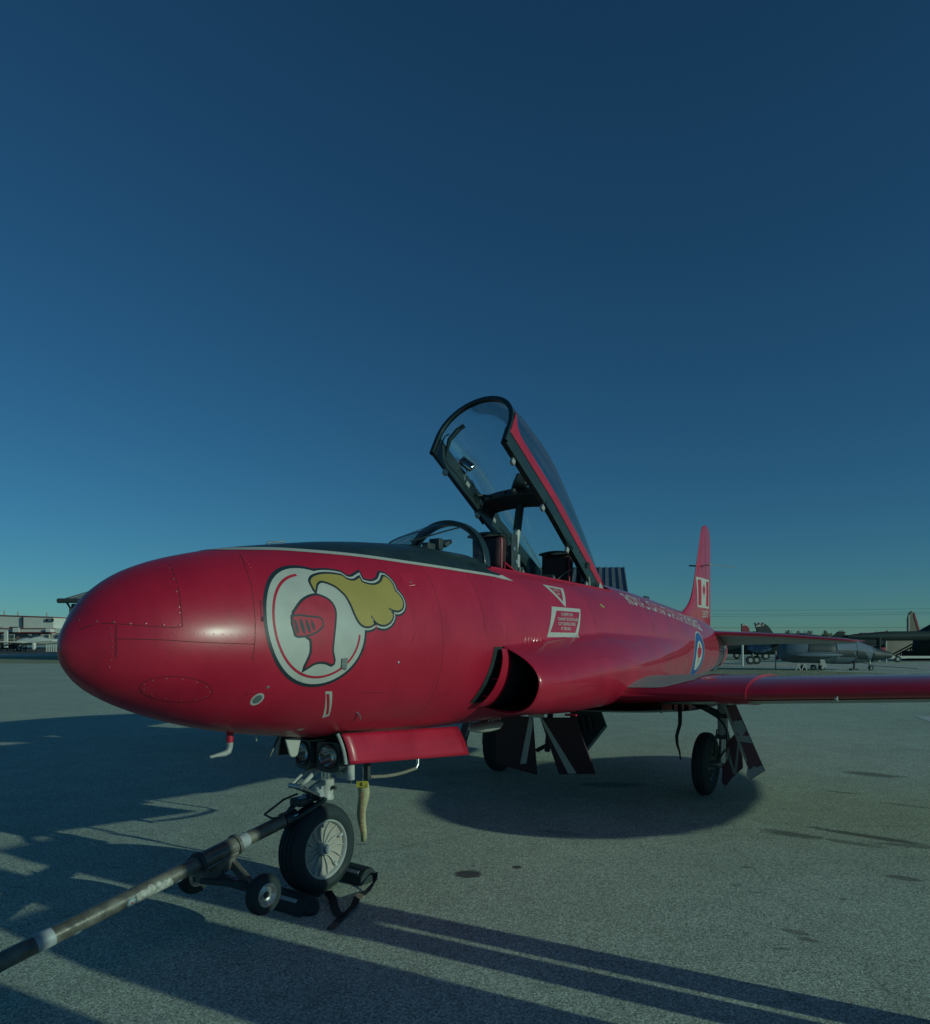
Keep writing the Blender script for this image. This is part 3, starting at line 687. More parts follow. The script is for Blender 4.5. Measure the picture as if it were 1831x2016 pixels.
MB().tube([(-.03, 8.76, 2.86), (-.16, 8.68, 2.87)], .012, 8).build('aerial', M['dark'], fin)
for sg in (1, -1):
    TPL = [(0, 8.30, 9.42, 1.745, .09), (1.2, 8.52, 9.33, 1.70, .09), (2.1, 8.72, 9.27, 1.635, .085), (2.3, 8.85, 9.22, 1.622, .07), (2.37, 8.98, 9.12, 1.618, .05)]
    TPM = [(s_[0], s_[1], s_[2], s_[3], s_[4]) for s_ in TPL]; surf_foil(TPM, M['red'], 'tailplane', jet, sg, smooth_x=24)
    EV = pchip((.18, 1.2, 2.1, 2.3), (.19, .12, .05, .02))
    rows = []
    tl = [pchip([s[0] for s in TPL], [s[k] for s in TPL]) for k in range(5)]
    for i in range(21):
        p = .45 + 1.75*i/20; le, te, z, th = (tl[k](p) for k in (1, 2, 3, 4))
        rows.append([(sg*p, le + x*(te - le), z - naca(x, th)*(te - le)*.94 - .003) for x in [.12 + .50*j/8 for j in range(9)]])
    MB().grid(rows).build('tailplane_underside', M['underside'], jet)
    rows = []                                                   # the elevator hangs down
    for i in range(21):
        p = .20 + 2.05*i/20; le, te, z, th = (tl[k](p) for k in (1, 2, 3, 4)); c = te - le; y0 = le + .62*c; t_ = naca(.62, th)*c
        rows.append([(sg*p, y0, z + t_), (sg*p, te - .02, z - EV(p) + .01), (sg*p, te, z - EV(p)), (sg*p, te - .02, z - EV(p) - .008), (sg*p, y0, z - t_ - .01)])
    el = MB().grid(rows, True); el.f += [(0, 1, 2, 3, 4), (100, 101, 102, 103, 104)]; el.build('elevator', M['silver'] if False else M['underside'], jet, ang=30)
# jet pipe and bare metal tail cuff
mb = MB(); rows = []
for t in (9.22, 9.36, 9.5, 9.53): rows.append([((f_w(t)*.99 + .004)*math.cos(a), t, f_zm(t) + ((f_top(t) - f_bot(t))/2)*math.sin(a)*1.01) for a in [2*math.pi*j/40 for j in range(40)]])
mb.grid(rows, True).build('tail_cuff', M['red'], jet)
decal('tail_patch', [[(8.95, 1.55), (9.12, 1.62), (9.24, 1.40), (9.26, 1.24), (9.14, 1.25), (9.08, 1.42)]], M['silver'], jet, .003)
MB().lathe([(.235, 9.2), (.24, 9.56), (.225, 9.565), (.2, 9.2), (0, 9.19)], (0, 0, 1.44), (0, 1, 0), 40).build('jet_pipe', M['dark'], jet)
mb = MB(); mb.lathe([(0, .085), (.03, .08), (.045, .05), (.05, 0)], (0, 0, 0), (0, 0, 1), 20); mb.v = [(x, y*1.9 + 6.15, z + f_top(6.15) - .01) for x, y, z in mb.v]; mb.build('beacon', M['dark'], jet)
mb = MB(); mb.tube([(0, -.42, f_top(-.42) - .01), (0, -.42, f_top(-.42) + .012), (0, -.28, f_top(-.28) + .012)], .006, 6); mb.build('probe', M['silver'], jet)

# ---- windscreen
BT = 1.44
def bow(t, hw, z0, z1, n_=28): return [(hw*math.cos(a), t, z0 + (z1 - z0)*math.sin(a)) for a in [math.pi*i/n_ for i in range(n_ + 1)]]
ws = MB(); rows = []
for i in range(17):
    u = i/16; t = .76 + (BT - .76)*u
    hw = .385*(1 - (1 - u)**2.1)**.5 if u > 0 else .001
    zb = [f_zm(t) + 0 for _ in range(1)]
    zt = 2.325 + (2.585 - 2.325)*(1 - (1 - u)**1.25)
    zlo = side_top = None
    # feet of the glass stand on the deck
    ph = math.acos(min(1, hw/ .70)) ; 
    def deck(p):
        a, b = R(20), R(90)
        for _ in range(30):
            m_ = (a + b)/2
            if F(t, m_, False)[0] > p: a = m_
            else: b = m_
        return F(t, a, False)[1]
    zf = deck(hw) - .012
    rows.append([(hw*math.cos(a), t, zf + (zt - zf)*math.sin(a)**.9 if 0 < a < math.pi else zf) for a in [math.pi*j/28 for j in range(29)]])
wsg = MB().grid(rows).build('windscreen', M['glass'], jet)
b0 = rows[-1]
fr = MB(); sec = []
ctr = Vector((0, BT, 2.2))
for k, (dt, dr) in enumerate([(-.035, .012), (.05, .012), (.05, -.030), (-.035, -.030)]):
    sec.append([Vector((x, y + dt, z)) + (Vector((x, 0, z - 2.15)).normalized())*dr for x, y, z in b0])
sec = [[sec[k][i] for k in range(4)] for i in range(len(b0))]
fr.grid(sec, True).build('windscreen_bow', M['black'], wsg, bevel=.004)
fr = MB(); base = [(r[0], r[-1]) for r in rows]
fr.tube([Vector(r[0]) + Vector((.004, 0, .008)) for r in rows[::-1]] + [Vector(r[-1]) + Vector((-.004, 0, .008)) for r in rows], .014, 6).build('windscreen_sill', M['black'], wsg)
for sg in (1, -1):      # flat front pane's side posts
    pts = []
    for i in range(2, 15):
        r = rows[i]; j = 9 if sg > 0 else 19; pts.append(Vector(r[j]))
    MB().tube(pts, .007, 6).build('windscreen_post', M['black'], wsg)
# instrument hood and gun sight
mb = MB(); rows2 = []
for t, z, w_ in ((.95, 2.30, .2), (1.15, 2.335, .27), (1.4, 2.325, .30), (1.47, 2.28, .31)):
    rows2.append([(w_*math.cos(a), t, 2.2 + (z - 2.2)*math.sin(a)) for a in [math.pi*j/16 for j in range(17)]])
mb.grid(rows2).build('instrument_hood', M['darker'], jet)
mb = MB(); mb.box((.02, 1.28, 2.385), (.10, .06, .09)); mb.box((.02, 1.37, 2.40), (.12, .10, .035), Matrix.Rotation(R(28), 3, 'X')); mb.box((.02, 1.18, 2.36), (.06, .10, .05)); mb.build('gun_sight', M['dark'], jet, bevel=.006)

# ---- cockpit tub: walls, floor, panels, deck between the seats
mb = MB(); rows = []
for sg in (1, -1):
    for t in [SILL_T0 + .001 + (SILL_T1 - SILL_T0 - .002)*i/12 for i in range(13)]:
        ph = R(55); x, z = F(t, ph, False)
        rows.append([(sg*(x - .003), t, z), (sg*(x - .03), t, z - .02), (sg*(x + .02), t, z - .2), (sg*.42, t, 1.5), (sg*.1, t, 1.3), (0, t, 1.3)])
    mb.grid(rows); rows = []
for t in (SILL_T0 + .0, SILL_T1 - .0):
    x, z = F(t, R(55), False); c = []
    for i in range(13):
        a = R(55 + 70*i/12); q = F(t, a, False); c.append((q[0], t, q[1]))
    mb.add(c + [(-.42, t, 1.4), (.42, t, 1.4)], [tuple(range(15))])
mb.build('cockpit_tub', M['darker'], jet, smooth=False)
for t0, sgz in ((1.62, 0), (2.86, .06)):                            # instrument panels
    mb = MB(); mb.box((0, t0 - .05, 2.02 + sgz), (.60, .05, .34)); ip = mb.build('instrument_panel', M['dark'], jet, bevel=.02)
    for i in range(6):
        MB().lathe([(0, .004), (.034, .004), (.036, 0)], (-.2 + .2*(i % 3), t0 - .022, 2.10 + sgz - .12*(i//3)), (0, 1, 0), 16).build('dial', M['black'], ip)
# cockpit sill rails
for sg in (1, -1):
    pts = [Vector((sg*(F(t, R(55), False)[0] - .006), t, F(t, R(55), False)[1] + .004)) for t in [1.46 + 2.5*i/20 for i in range(21)]]
    MB().tube(pts, .011, 8).build('cockpit_sill', M['red_matt'], jet)
MB().box((0, 2.62, 2.085), (.66, .30, .04)).build('deck_between_seats', M['canvas'], jet, bevel=.02)
mb = MB(); rows = []
for i in range(15):
    t = 2.42 + .40*i/14
    rows.append([(x, t, 2.12 + .07*math.sin(math.pi*i/14)*(1 - (x/.36)**2) + .012*math.sin(9*x + 14*t)) for x in [-.34 + .68*j/14 for j in range(15)]])
mb.grid(rows).build('canvas_cover', M['canvas'], jet)
mb = MB(); mb.tube([Vector((.3*math.cos(a), 2.80, 2.06 + .16*math.sin(a))) for a in [math.pi*i/20 for i in range(21)]], .008, 6); mb.build('panel_cover_hoop', M['dark'], jet)

def seat(t, dz):
    s_ = thing_part('ejection_seat', jet, (0, t, 0))
    z = 2.23 + dz
    mb = MB(); mb.box((0, 0, z + .08), (.32, .16, .30)); mb.v = [(x*(1 - .10*(zz < z)), y + .03*(zz - z), zz + (.03*(1 - (x/.17)**2) if zz > z + .1 else 0)) for x, y, zz in mb.v]
    hr = mb.build('headrest', M['maroon'], s_, bevel=.045)
    mb = MB(); rws = [[(x, y, z + .235 + .03*(1 - (x/.2)**2)) for x in [-.172 + .344*j/10 for j in range(11)]] for y in (-.10, .11)]
    mb.grid(rws); mb.grid([[(a, b, c_ - .018) for a, b, c_ in r] for r in rws]); mb.grid([rws[0], [(a, b, c_ - .018) for a, b, c_ in rws[0]]]); mb.build('headrest_cap', M['black'], hr)
    mb = MB(); mb.box((0, -.085, z - .00), (.10, .01, .10)); mb.build('handle_pocket', M['darker'], hr, bevel=.01)
    MB().tube([(.168, -.082, z - .06), (.172, -.084, z + .10), (.166, -.08, z + .20)], .009, 8).build('headrest_piping', M['red_matt'], hr)
    mb = MB(); mb.box((0, .03, 1.80 + dz), (.40, .12, .72)); mb.box((0, -.25, 1.50 + dz), (.40, .5, .14)); mb.build('seat_shell', M['darker'], s_, bevel=.02)
    mb = MB()
    mb.box((.20, .09, z - .06), (.012, .11, .62)); mb.box((-.20, .09, z - .06), (.012, .11, .62)); mb.build('seat_rail', M['dark'], s_, bevel=.003)
    mb = MB()
    for i in range(4): mb.lathe([(.0, .014), (.018, .014), (.018, 0)], (.2, .07 + .04*(i % 2), z + .12 - .11*i), (1, 0, 0), 12)
    mb.build('rail_roller', M['steel'], s_)
    mb = MB(); mb.tube([Vector((.06 + .05*math.cos(a), -.10 - .03*math.sin(a*2), z - .07 - .05*math.sin(a))) for a in [math.pi*i/8 - .3 for i in range(12)]] + [Vector((-.02, -.12, z - .17))], .011, 7); mb.build('firing_handle', M['harness'], s_)
    for dx in (.045, -.07):
        pts = [Vector((dx, -.085, z - .04)), Vector((dx + .01, -.115, z - .12)), Vector((dx - .005, -.10, z - .22)), Vector((dx + .02, -.12, z - .34))]
        rws = [[p + Vector((w_, 0, 0)) for w_ in (-.016, .016)] for p in pts]; MB().grid(rws).build('harness_strap', M['harness'], s_)
    for k in range(5):
        rr_ = random.Random(k + int(t*10)); x = .19 + .035*rr_.random(); y = .10 + .05*k; zz = z - .02 - .02*k
        mb = MB(); mb.tube([Vector((x, y, zz)), Vector((x + .02*rr_.uniform(-1, 1), y + .02, zz - .1)), Vector((x + .02*rr_.uniform(-1, 1), y + .03*rr_.uniform(-1, 1), zz - .2)), Vector((x, y + .03, zz - .36))], rr_.choice((.005, .008, .011)), 6)
        mb.build('seat_hose', M[rr_.choice(('harness', 'dark', 'grey', 'harness'))], s_)
    return s_
def thing_part(name, parent, loc=(0,0,0)):
    o = bpy.data.objects.new(name, None); COL.objects.link(o); o.parent = parent; o.location = loc; o.empty_display_size = .1; return o
seat(2.12, .085); seat(3.48, .06)
mb = MB(); mb.tube([(.33, 1.80, 2.13), (.34, 1.80, 2.27), (.33, 2.03, 2.20), (.33, 2.05, 2.08)], .011, 7); mb.build('canopy_jettison_loop', M['red_matt'], jet)
mb = MB(); mb.box((.05, 2.30, 2.26), (.30, .05, .28)); mb.box((.13, 2.27, 2.40), (.05, .06, .16)); mb.build('seat_frame', M['grey'], jet, bevel=.012)
mb = MB(); mb.box((.12, 2.33, 2.19), (.16, .12, .20)); mb.box((-.12, 2.36, 2.15), (.2, .15, .14)); mb.build('oxygen_box', M['darker'], jet, bevel=.01)
mb = MB(); mb.box((-.10, 3.66, 2.18), (.3, .18, .16)); mb.box((.1, 3.8, 2.12), (.4, .2, .12)); mb.tube([(.2, 3.55, 2.2), (.18, 3.68, 2.3), (.1, 3.72, 2.2)], .012, 7); mb.build('rear_equipment', M['dark'], jet, bevel=.01)
for k in range(9):
    rr_ = random.Random(50 + k); x = rr_.uniform(.02, .33); y = rr_.uniform(3.52, 3.86); z = rr_.uniform(2.18, 2.32)
    MB().tube([Vector((x, y, z)), Vector((x + rr_.uniform(-.03, .03), y + .03, z - .09)), Vector((x + rr_.uniform(-.04, .04), y + .02, z - .24))], rr_.choice((.005, .008)), 6).build('seat_hose', M[rr_.choice(('harness', 'grey', 'dark'))], jet)
mb = MB(); mb.add([(.36, 3.70, 2.13), (.36, 3.92, 2.12), (.36, 3.74, 2.24), (.35, 3.70, 2.13), (.35, 3.92, 2.12), (.35, 3.74, 2.24)], [(0, 1, 2), (3, 5, 4), (0, 2, 5, 3), (1, 4, 5, 2)]); mb.build('hinge_gusset', M['grey'], jet, smooth=False)

# ---- raised canopy, hinged at its rear end. u runs forward from the hinge, v up from the rail line
can = thing_part('canopy', jet, (0, 3.90, 2.115)); can.rotation_euler = (-R(29.6), 0, 0)
UL = 2.43
def cw(u): return .378*(.80 + .20*min(1, u/1.5))          # half width
def chh(u): return pchip((0, .25, .6, 1.1, 1.7, 2.15, UL), (.10, .29, .42, .53, .60, .58, .50))(u)
def cp(x, u, v): return Vector((x, -u, v))
rows = []
for i in range(29):
    u = .02 + (UL - .02)*i/28; hw = cw(u)
    rows.append([cp(hw*(math.cos(a) + .17*math.sin(a)**2*math.cos(a)*2*min(1, (UL - u)*1.6)), u, .10 + (chh(u) - .10)*math.sin(a)**.92 if 0 < a < math.pi else .10) for a in [math.pi*j/32 for j in range(33)]])
MB().grid(rows).build('canopy_glass', M['glass'], can)
for sg in (1, -1):
    us = [UL*i/30 for i in range(31)]
    sec = lambda u, a: cp(sg*(cw(u) + a[0]), u, a[1])
    blk = [[sec(u, a) for a in ((-.045, -.075), (.0, -.065), (.010, .03), (-.004, .12), (-.05, .10))] for u in us]
    mb = MB(); mb.grid(blk, True); mb.f += [tuple(range(5)), tuple(150 + j for j in range(5))]; mb.build('canopy_rail', M['black'], can, ang=30)
    red = []
    for u in us:
        k = max(0, (u - (UL - .16))/.16); r_ = max(0, (.25 - u)/.25)
        red.append([sec(u, a) for a in ((.013, .042), (.018, .07), (.012 - .02*r_, .132 + .12*k*k), (.004, .138 + .12*k*k))])
    MB().grid(red).build('canopy_outer_strip', M['red_matt'] if sg < 0 else M['red'], can)
    for u in (.35, .95, 1.6, 2.22):
        mb = MB(); mb.box(cp(sg*(cw(u) - .03), u, -.095), (.03, .05, .05)); mb.tube([cp(sg*(cw(u) - .03), u + .02, -.07), cp(sg*(cw(u) - .03), u - .02, -.115)], .012, 6); mb.build('latch_hook', M['grey'], can, bevel=.006)
# bracing tubes on the inside
for a_, b_, r_ in ((( -.33, 1.40, .02), (-.10, 1.62, .15), .011), ((-.33, 1.75, .03), (-.24, 1.60, .12), .012), ((.33, 1.75, .02), (.20, 1.60, .14), .012), ((-.33, 1.25, .02), (-.30, .85, .05), .016), ((.32, 1.30, .03), (.27, .95, .06), .014)):
    MB().tube([cp(*a_), cp(*b_)], r_, 8).build('canopy_brace', M['black'], can)
MB().tube([cp(-.335, .3 + .1*i, -.01 + .012*math.sin(i*1.9)) for i in range(21)], .009, 6).build('rail_cable', M['black'], can)
for i in range(6): MB().box(cp(-.335, .55 + .27*i, .03), (.03, .06, .045)).build('rail_clip', M['grey'], can, bevel=.006)
# front bow
r = rows[-1]; sec = []
for q in r:
    nrm = Vector((q.x, 0, q.z - .12)).normalized()
    sec.append([q + Vector((0, dy, 0)) + nrm*dr for dy, dr in ((-.02, -.028), (-.02, .012), (.018, .014), (.018, -.028))])
sec = [[a + Vector((0, 0, -.16)) + Vector((0, 0, 0)) for a in sec[0]]] + sec + [[a + Vector((0, 0, -.16)) for a in sec[-1]]]
MB().grid(sec, True).build('canopy_bow', M['black'], can, bevel=.004)
# cross frame between the two cockpits with its lamp housing
CF = 1.53
mb = MB(); sec = []
for i in range(21):
    a = math.pi*i/20; x = .385*math.cos(a); v = -.02 + .16*math.sin(a)**.6
    sec.append([cp(x, CF + .09, v - .05), cp(x, CF - .10, v - .06), cp(x, CF - .13, v + .045), cp(x, CF + .07, v + .05)])
mb.grid(sec, True); cf = mb.build('cross_frame', M['black'], can, bevel=.008)
mb = MB(); mb.tube([cp(.30, CF + .09, .06), cp(.26, CF + .12, .15), cp(.06, CF + .12, .185), cp(-.0, CF + .09, .14)], .008, 6); mb.build('cable_loop', M['black'], cf)
mb = MB(); mb.box(cp(.13, CF - .02, .13), (.14, .13, .06)); mb.build('lamp_recess', M['dark'], cf, bevel=.02)
mb = MB(); mb.box(cp(.08, CF + .13, .21), (.13, .09, .13), Matrix.Rotation(R(20), 3, 'Z')); mb.box(cp(.01, CF + .11, .17), (.05, .07, .17)); mb.build('map_lamp', M['dark'], cf, bevel=.03)
# side plates where cross frame meets rails, riveted inner flange on the starboard rail
for sg in (1, -1):
    poly = [cp(sg*.36, 2.1, -.0), cp(sg*.36, 1.55, .14), cp(sg*.36, 1.30, .15), cp(sg*.36, .9, .0), cp(sg*.36, .9, -.05), cp(sg*.36, 2.1, -.05)]
    MB().prism(poly, (sg*-.02, 0, 0)).build('gusset_plate', M['black'], can, smooth=False)
rows3 = [[cp(-.345, u, -.05), cp(-.335, u, .03 + .02*math.sin(u*2)), cp(-.34, u, .10)] for u in [.2 + 2.2*i/20 for i in range(21)]]
fl = MB().grid(rows3).build('inner_flange', M['dark'], can)
mb = MB()
for i in range(40): mb.lathe([(0, .004), (.006, 0)], cp(-.336, .25 + 2.1*i/40, .02 + .02*math.sin(i*2.1)), (1, 0, 0), 6)
mb.build('flange_rivets', M['steel'], fl, kind='stuff')
mb = MB(); mb.box(cp(-.30, 2.04, .15), (.15, .05, .085), Matrix.Rotation(R(35), 3, 'Z') @ Matrix.Rotation(R(25), 3, 'Y')); mb.build('mirror', M['chrome'], can, bevel=.014)
mb = MB(); mb.tube([cp(-.34, 1.95, .02), cp(-.31, 2.0, .12)], .008, 6); mb.build('mirror_stalk', M['steel'], can)
mb = MB(); mb.tube([cp(-.30 + .013*math.cos(a*2*math.pi), 1.90 - .018*a, .07 - .006*a + .013*math.sin(a*2*math.pi)) for a in [i/8 for i in range(96)]], .0032, 5); mb.build('coiled_cable', M['black'], can)
mb = MB(); mb.tube([cp(-.33, 2.30, .02), cp(-.30, 2.36, .15), cp(-.24, 2.36, .26)], .018, 8, rr=[.01, .022, .026]); mb.tube([cp(-.24, 2.36, .26), cp(-.19, 2.36, .30)], .02, 8); mb.tube([cp(-.35, 2.38, .0), cp(-.33, 2.40, .16), cp(-.29, 2.40, .18)], .006, 6); mb.build('canopy_handle', M['black'], can)
mb = MB(); mb.box(cp(.37, 2.42, .22), (.02, .05, .06), Matrix.Rotation(R(40), 3, 'X')); mb.build('bow_clip', M['black'], can)
mb = MB(); mb.tube([cp(.36, .75, .02), cp(.30, .82, .10)], .013, 8, rr=[.007, .018]); mb.build('aft_handle', M['black'], can)
mb = MB(); mb.lathe([(0, .03), (.03, .03), (.032, 0), (0, 0)], cp(.355, .52, .02), (-1, 0, .3), 16); mb.build('cable_drum', M['black'], can)
mb = MB(); pts = [cp(.34 - .40*i/16, .50 + .06*math.sin(i/16*3), .02 - .16*(i/16)**1.6*2) for i in range(17)]; mb.tube(pts, .0035, 5); mb.box(pts[-1], (.04, .03, .03)); mb.build('hanging_cable', M['harness'], can)
# lifting strut from behind the front seat up to the cross frame
def jl(p, t_, z): return Vector((p, t_, z))
a, b = jl(0, 2.50, 2.20), jl(0, 2.69, 2.98)
mb = MB(); mb.tube([a, a.lerp(b, .60)], .033, 20); ac = mb.build('canopy_actuator', M['white'], jet)
mb = MB(); mb.tube([a.lerp(b, .60), b + Vector((0, .01, .04))], .040, 20); mb.build('actuator_sleeve', M['dark'], ac)
mb = MB(); mb.tube([a + Vector((-.04, 0, .02)), a + Vector((.05, 0, .02))], .018, 12); mb.build('actuator_pin', M['steel'], ac)
mb = MB(); rws = [[Vector((-.30 + w_, 3.05 + .10*k/6 + .01*math.sin(k*2), 2.44 - .045*k)) for w_ in (-.02, .02)] for k in range(5)]; mb.grid(rws); mb.build('pin_streamer', M['orange'], can if False else jet)

# ---- wheels
def tyre(name, parent, c, r, w, rr, m=None, grooves=3):
    """tyre lathed about x: outer radius r, width w, bead radius rr"""
    prof = []
    h = w/2
    for i in range(25):
        a = math.pi*i/24; s_ = -math.cos(a)
        rad = rr + (r - rr)*math.sin(a)**.50
        prof.append((rad, h*(s_*(.97 if abs(s_) < .9 else .86))))
    pts = []
    for (ra, al) in prof:
        if grooves and abs(al) < h*.62:
            k = round(al/(h*.62)*grooves)
        pts.append((ra, al))
    if grooves:
        q = []
        for al in [-.62*h + 1.24*h*i/60 for i in range(61)]:
            ph = (al/(1.24*h) + .5)*(grooves*2) ; g = abs((ph % 2) - 1) < .22
            base = rr + (r - rr)*(1 - (abs(al)/h)**3.2)**.5
            q.append((base - (.006 if g else 0), al))
        lo = [(rr + (r - rr)*(1 - (abs(al)/h)**3.2)**.5, al) for al in [-h*.995, -h*.97, -h*.93, -h*.86, -h*.75, -h*.66]]
        pts = [(rr, -h*.80), (rr + .3*(r - rr), -h*.97)] + [p for p in lo if p[0] > rr + .3*(r - rr)] + q + [p for p in [(a, -b) for a, b in reversed(lo)] if p[0] > rr + .3*(r - rr)] + [(rr + .3*(r - rr), h*.97), (rr, h*.80)]
    return MB().lathe(pts, c, (1, 0, 0), 64).build(name, m or M['rubber'], parent, ang=50)
def spoked_wheel(parent, c, r, w, nsp=14, name='wheel_hub', m1='wheel', m2='wheel_in', sides=(1,)):
    c = Vector(c)
    rim = MB()
    for sg in (1, -1):
        rim.lathe([(r, sg*w*.40), (r*1.01, sg*w*.43), (r*.97, sg*w*.44), (r*.93, sg*w*.41), (r*.91, sg*w*.30)], c, (1, 0, 0), 64)
    rim.lathe([(r, w*.4), (r, -w*.4)], c, (1, 0, 0), 48)
    o = rim.build('rim', M[m1], parent, ang=50)
    MB().lathe([(r*.92, w*.30), (r*.80, w*.25), (r*.60, w*.22), (r*.20, w*.20), (0, w*.20)], c, (1, 0, 0), 48).build('web', M[m2], o)
    MB().lathe([(r*.92, -w*.30), (r*.4, -w*.2), (0, -w*.2)], c, (1, 0, 0), 48).build('web', M[m2], o)
    me = None
    for k in range(nsp):
        a0 = 2*math.pi*k/nsp
        if me is None:
            pts = []
            for i in range(9):
                u = i/8; rad = r*(.22 + .70*u); a = .075*math.sin(u*math.pi*1.3)
                pts.append(Vector((w*(.26 + .08*u), rad*math.cos(a), rad*math.sin(a))))
            mb = MB(); rows = [[p + Vector((-.02, 0, -.0045)), p + Vector((0, 0, -.003)), p + Vector((0, 0, .003)), p + Vector((-.02, 0, .0045))] for p in pts]
            mb.grid(rows); sp = mb.build('spoke', M[m1], o); me = sp.data
        else:
            sp = bpy.data.objects.new('spoke', me); COL.objects.link(sp); sp.parent = o
        sp.location = c; sp.rotation_euler = (a0, 0, 0)
    for k in range(5):
        a = 2*math.pi*(k + .3)/5; MB().box(c + Vector((w*.32, r*.84*math.cos(a), r*.84*math.sin(a))), (.02, .035, .02), Matrix.Rotation(a, 3, 'X')).build('rim_lug', M[m1], o, bevel=.004)
    MB().lathe([(r*.24, w*.18), (r*.24, w*.36), (r*.21, w*.40), (r*.17, w*.40)], c, (1, 0, 0), 32).build('hub', M[m1], o)
    MB().lathe([(r*.165, w*.36), (r*.165, w*.46), (r*.13, w*.50), (0, w*.51)], c, (1, 0, 0), 6).build('hub_cap', M['band'], o)
    return o
ng = thing_part('nose_gear', jet)
tyre('tyre', ng, (0, 0, .285), .286, .205, .187, grooves=4)
spoked_wheel(ng, (0, 0, .285), .187, .19)
mb = MB(); mb.tube([(-.13, 0, .285), (-.14, .02, .45), (-.10, .04, .60), (0, .06, .64)], .028, 12); mb.tube([(-.15, 0, .285), (.06, 0, .285)], .03, 12); mb.build('fork', M['silver'], ng)
MB().lathe([(.038, .60), (.050, .605), (.052, .62), (.047, .63), (.047, .69), (.053, .70), (.053, .735), (.036, .74)], (0, .075, -.02), (0, 0, 1), 32).build('lower_collar', M['white'], ng)
MB().lathe([(.036, .70), (.037, .85)], (0, .075, 0), (0, 0, 1), 32).build('piston', M['chrome'], ng)
MB().lathe([(.05, .83), (.055, .84), (.056, .88), (.05, .89), (.052, 1.05)], (0, .085, 0), (0, 0, 1), 28).build('strut_cylinder', M['silver'], ng)
mb = MB(); mb.prism([(.0, .03, .60), (-.02, -.05, .64), (-.02, -.10, .67), (-.02, .04, .72)], (.03, 0, 0)); mb.build('collar_bracket', M['band'], ng, bevel=.004)
MB().tube([(.05, .08, .665), (.085, .08, .665)], .012, 10).build('grease_cap', M['dark'], ng)
for sg in (1, -1):          # scissor links
    MB().tube([(sg*.030, .0, .815), (sg*.038, -.10, .765), (sg*.040, -.185, .715)], .013, 10, rr=[.022, .015, .015]).build('torque_link', M['white'] if sg > 0 else M['wheel'], ng)
    MB().tube([(sg*.035, -.185, .71), (sg*.030, -.10, .67), (sg*.02, -.02, .63)], .012, 10, rr=[.014, .012, .018]).build('torque_link', M['steel'], ng)
MB().tube([(-.055, -.19, .712), (.055, -.19, .712)], .017, 12).build('link_pin', M['silver'], ng)
MB().tube([(-.06, .01, .82), (.06, .01, .82)], .022, 12).build('link_pin', M['silver'], ng)
mb = MB(); mb.box((-.13, .02, .83), (.13, .05, .03)); mb.box((-.12, .0, .855), (.06, .03, .03)); mb.build('steering_linkage', M['dark'], ng, bevel=.006)
mb = MB(); mb.box((.11, .02, .84), (.13, .02, .05)); mb.box((.13, .025, .785), (.20, .015, .03)); mb.build('lamp_bracket', M['grey'], ng, bevel=.003)
for i in range(3): MB().lathe([(0, .008), (.009, .006), (.010, 0)], (.06 + .07*i, .014, .785), (0, -1, 0), 12).build('bracket_bolt', M['steel'], ng)
mb = MB(); mb.lathe([(0, 0), (.028, 0), (.028, .12), (.02, .13), (0, .13)], (.255, .03, .745), (0, 0, 1), 20); mb.tube([(.17, .03, .81), (.24, .03, .80)], .014, 10); mb.box((.20, .03, .765), (.1, .03, .035)); mb.build('steering_damper', M['white'], ng, bevel=.002)
MB().tube([(.255, .03, .745), (.255, .03, .725)], .012, 10).build('damper_nut', M['dark'], ng)
for k, (p0, yaw) in enumerate(((-.045, -12), (.165, 6))):       # the two landing lamps in their square housings
    h_ = thing_part('landing_lamp', ng, (p0, -.035, .90)); h_.rotation_euler = (0, 0, R(yaw))
    mb = MB(); sec = []
    for y in (-.045, .09):
        sq = [(max(-.088, min(.088, .104*math.cos(a)*1.1)), y, max(-.10, min(.088, .104*math.sin(a)*1.1))) for a in [2*math.pi*j/40 for j in range(40)]]
        sec.append(sq)
    ring = [(.068*math.cos(2*math.pi*j/40), -.045, .068*math.sin(2*math.pi*j/40)) for j in range(40)]
    mb.grid([sec[1], sec[0], ring], True); mb.build('lamp_housing', M['dark'], h_, ang=30)
    MB().lathe([(.078, .0), (.080, .008), (.074, .012), (.068, .006), (.068, -.01)], (0, -.045, 0), (0, -1, 0), 40).build('lamp_ring', M['black'], h_)
    MB().lathe([(.068, .0), (.055, -.022), (.035, -.04), (.012, -.048), (0, -.048)], (0, -.050, 0), (0, -1, 0), 40).build('reflector', M['chrome'], h_)
    MB().lathe([(.0, .0), (.012, -.004), (.013, -.03)], (0, -.062, 0), (0, -1, 0), 16).build('bulb', M['dark'], h_)
    MB().lathe([(0, .010), (.03, .008), (.055, .004), (.069, -.004)], (0, -.047, 0), (0, -1, 0), 40).build('lens', M['lens'], h_)
MB().box((.17, .045, .875), (.06, .12, .17)).build('lamp_junction_box', M['dark'], ng, bevel=.01)
mb = MB(); mb.box((.0, .08, .985), (.34, .1, .06)); mb.build('bay_edge', M['bay'], ng)
def plate(name, poly, th, m, parent, bev=.002, label=None):
    a = [Vector(p) for p in poly]; nn = (a[1] - a[0]).cross(a[2] - a[0]).normalized()
    return MB().prism(a, nn*th).build(name, m, parent, smooth=False, bevel=bev, label=label)
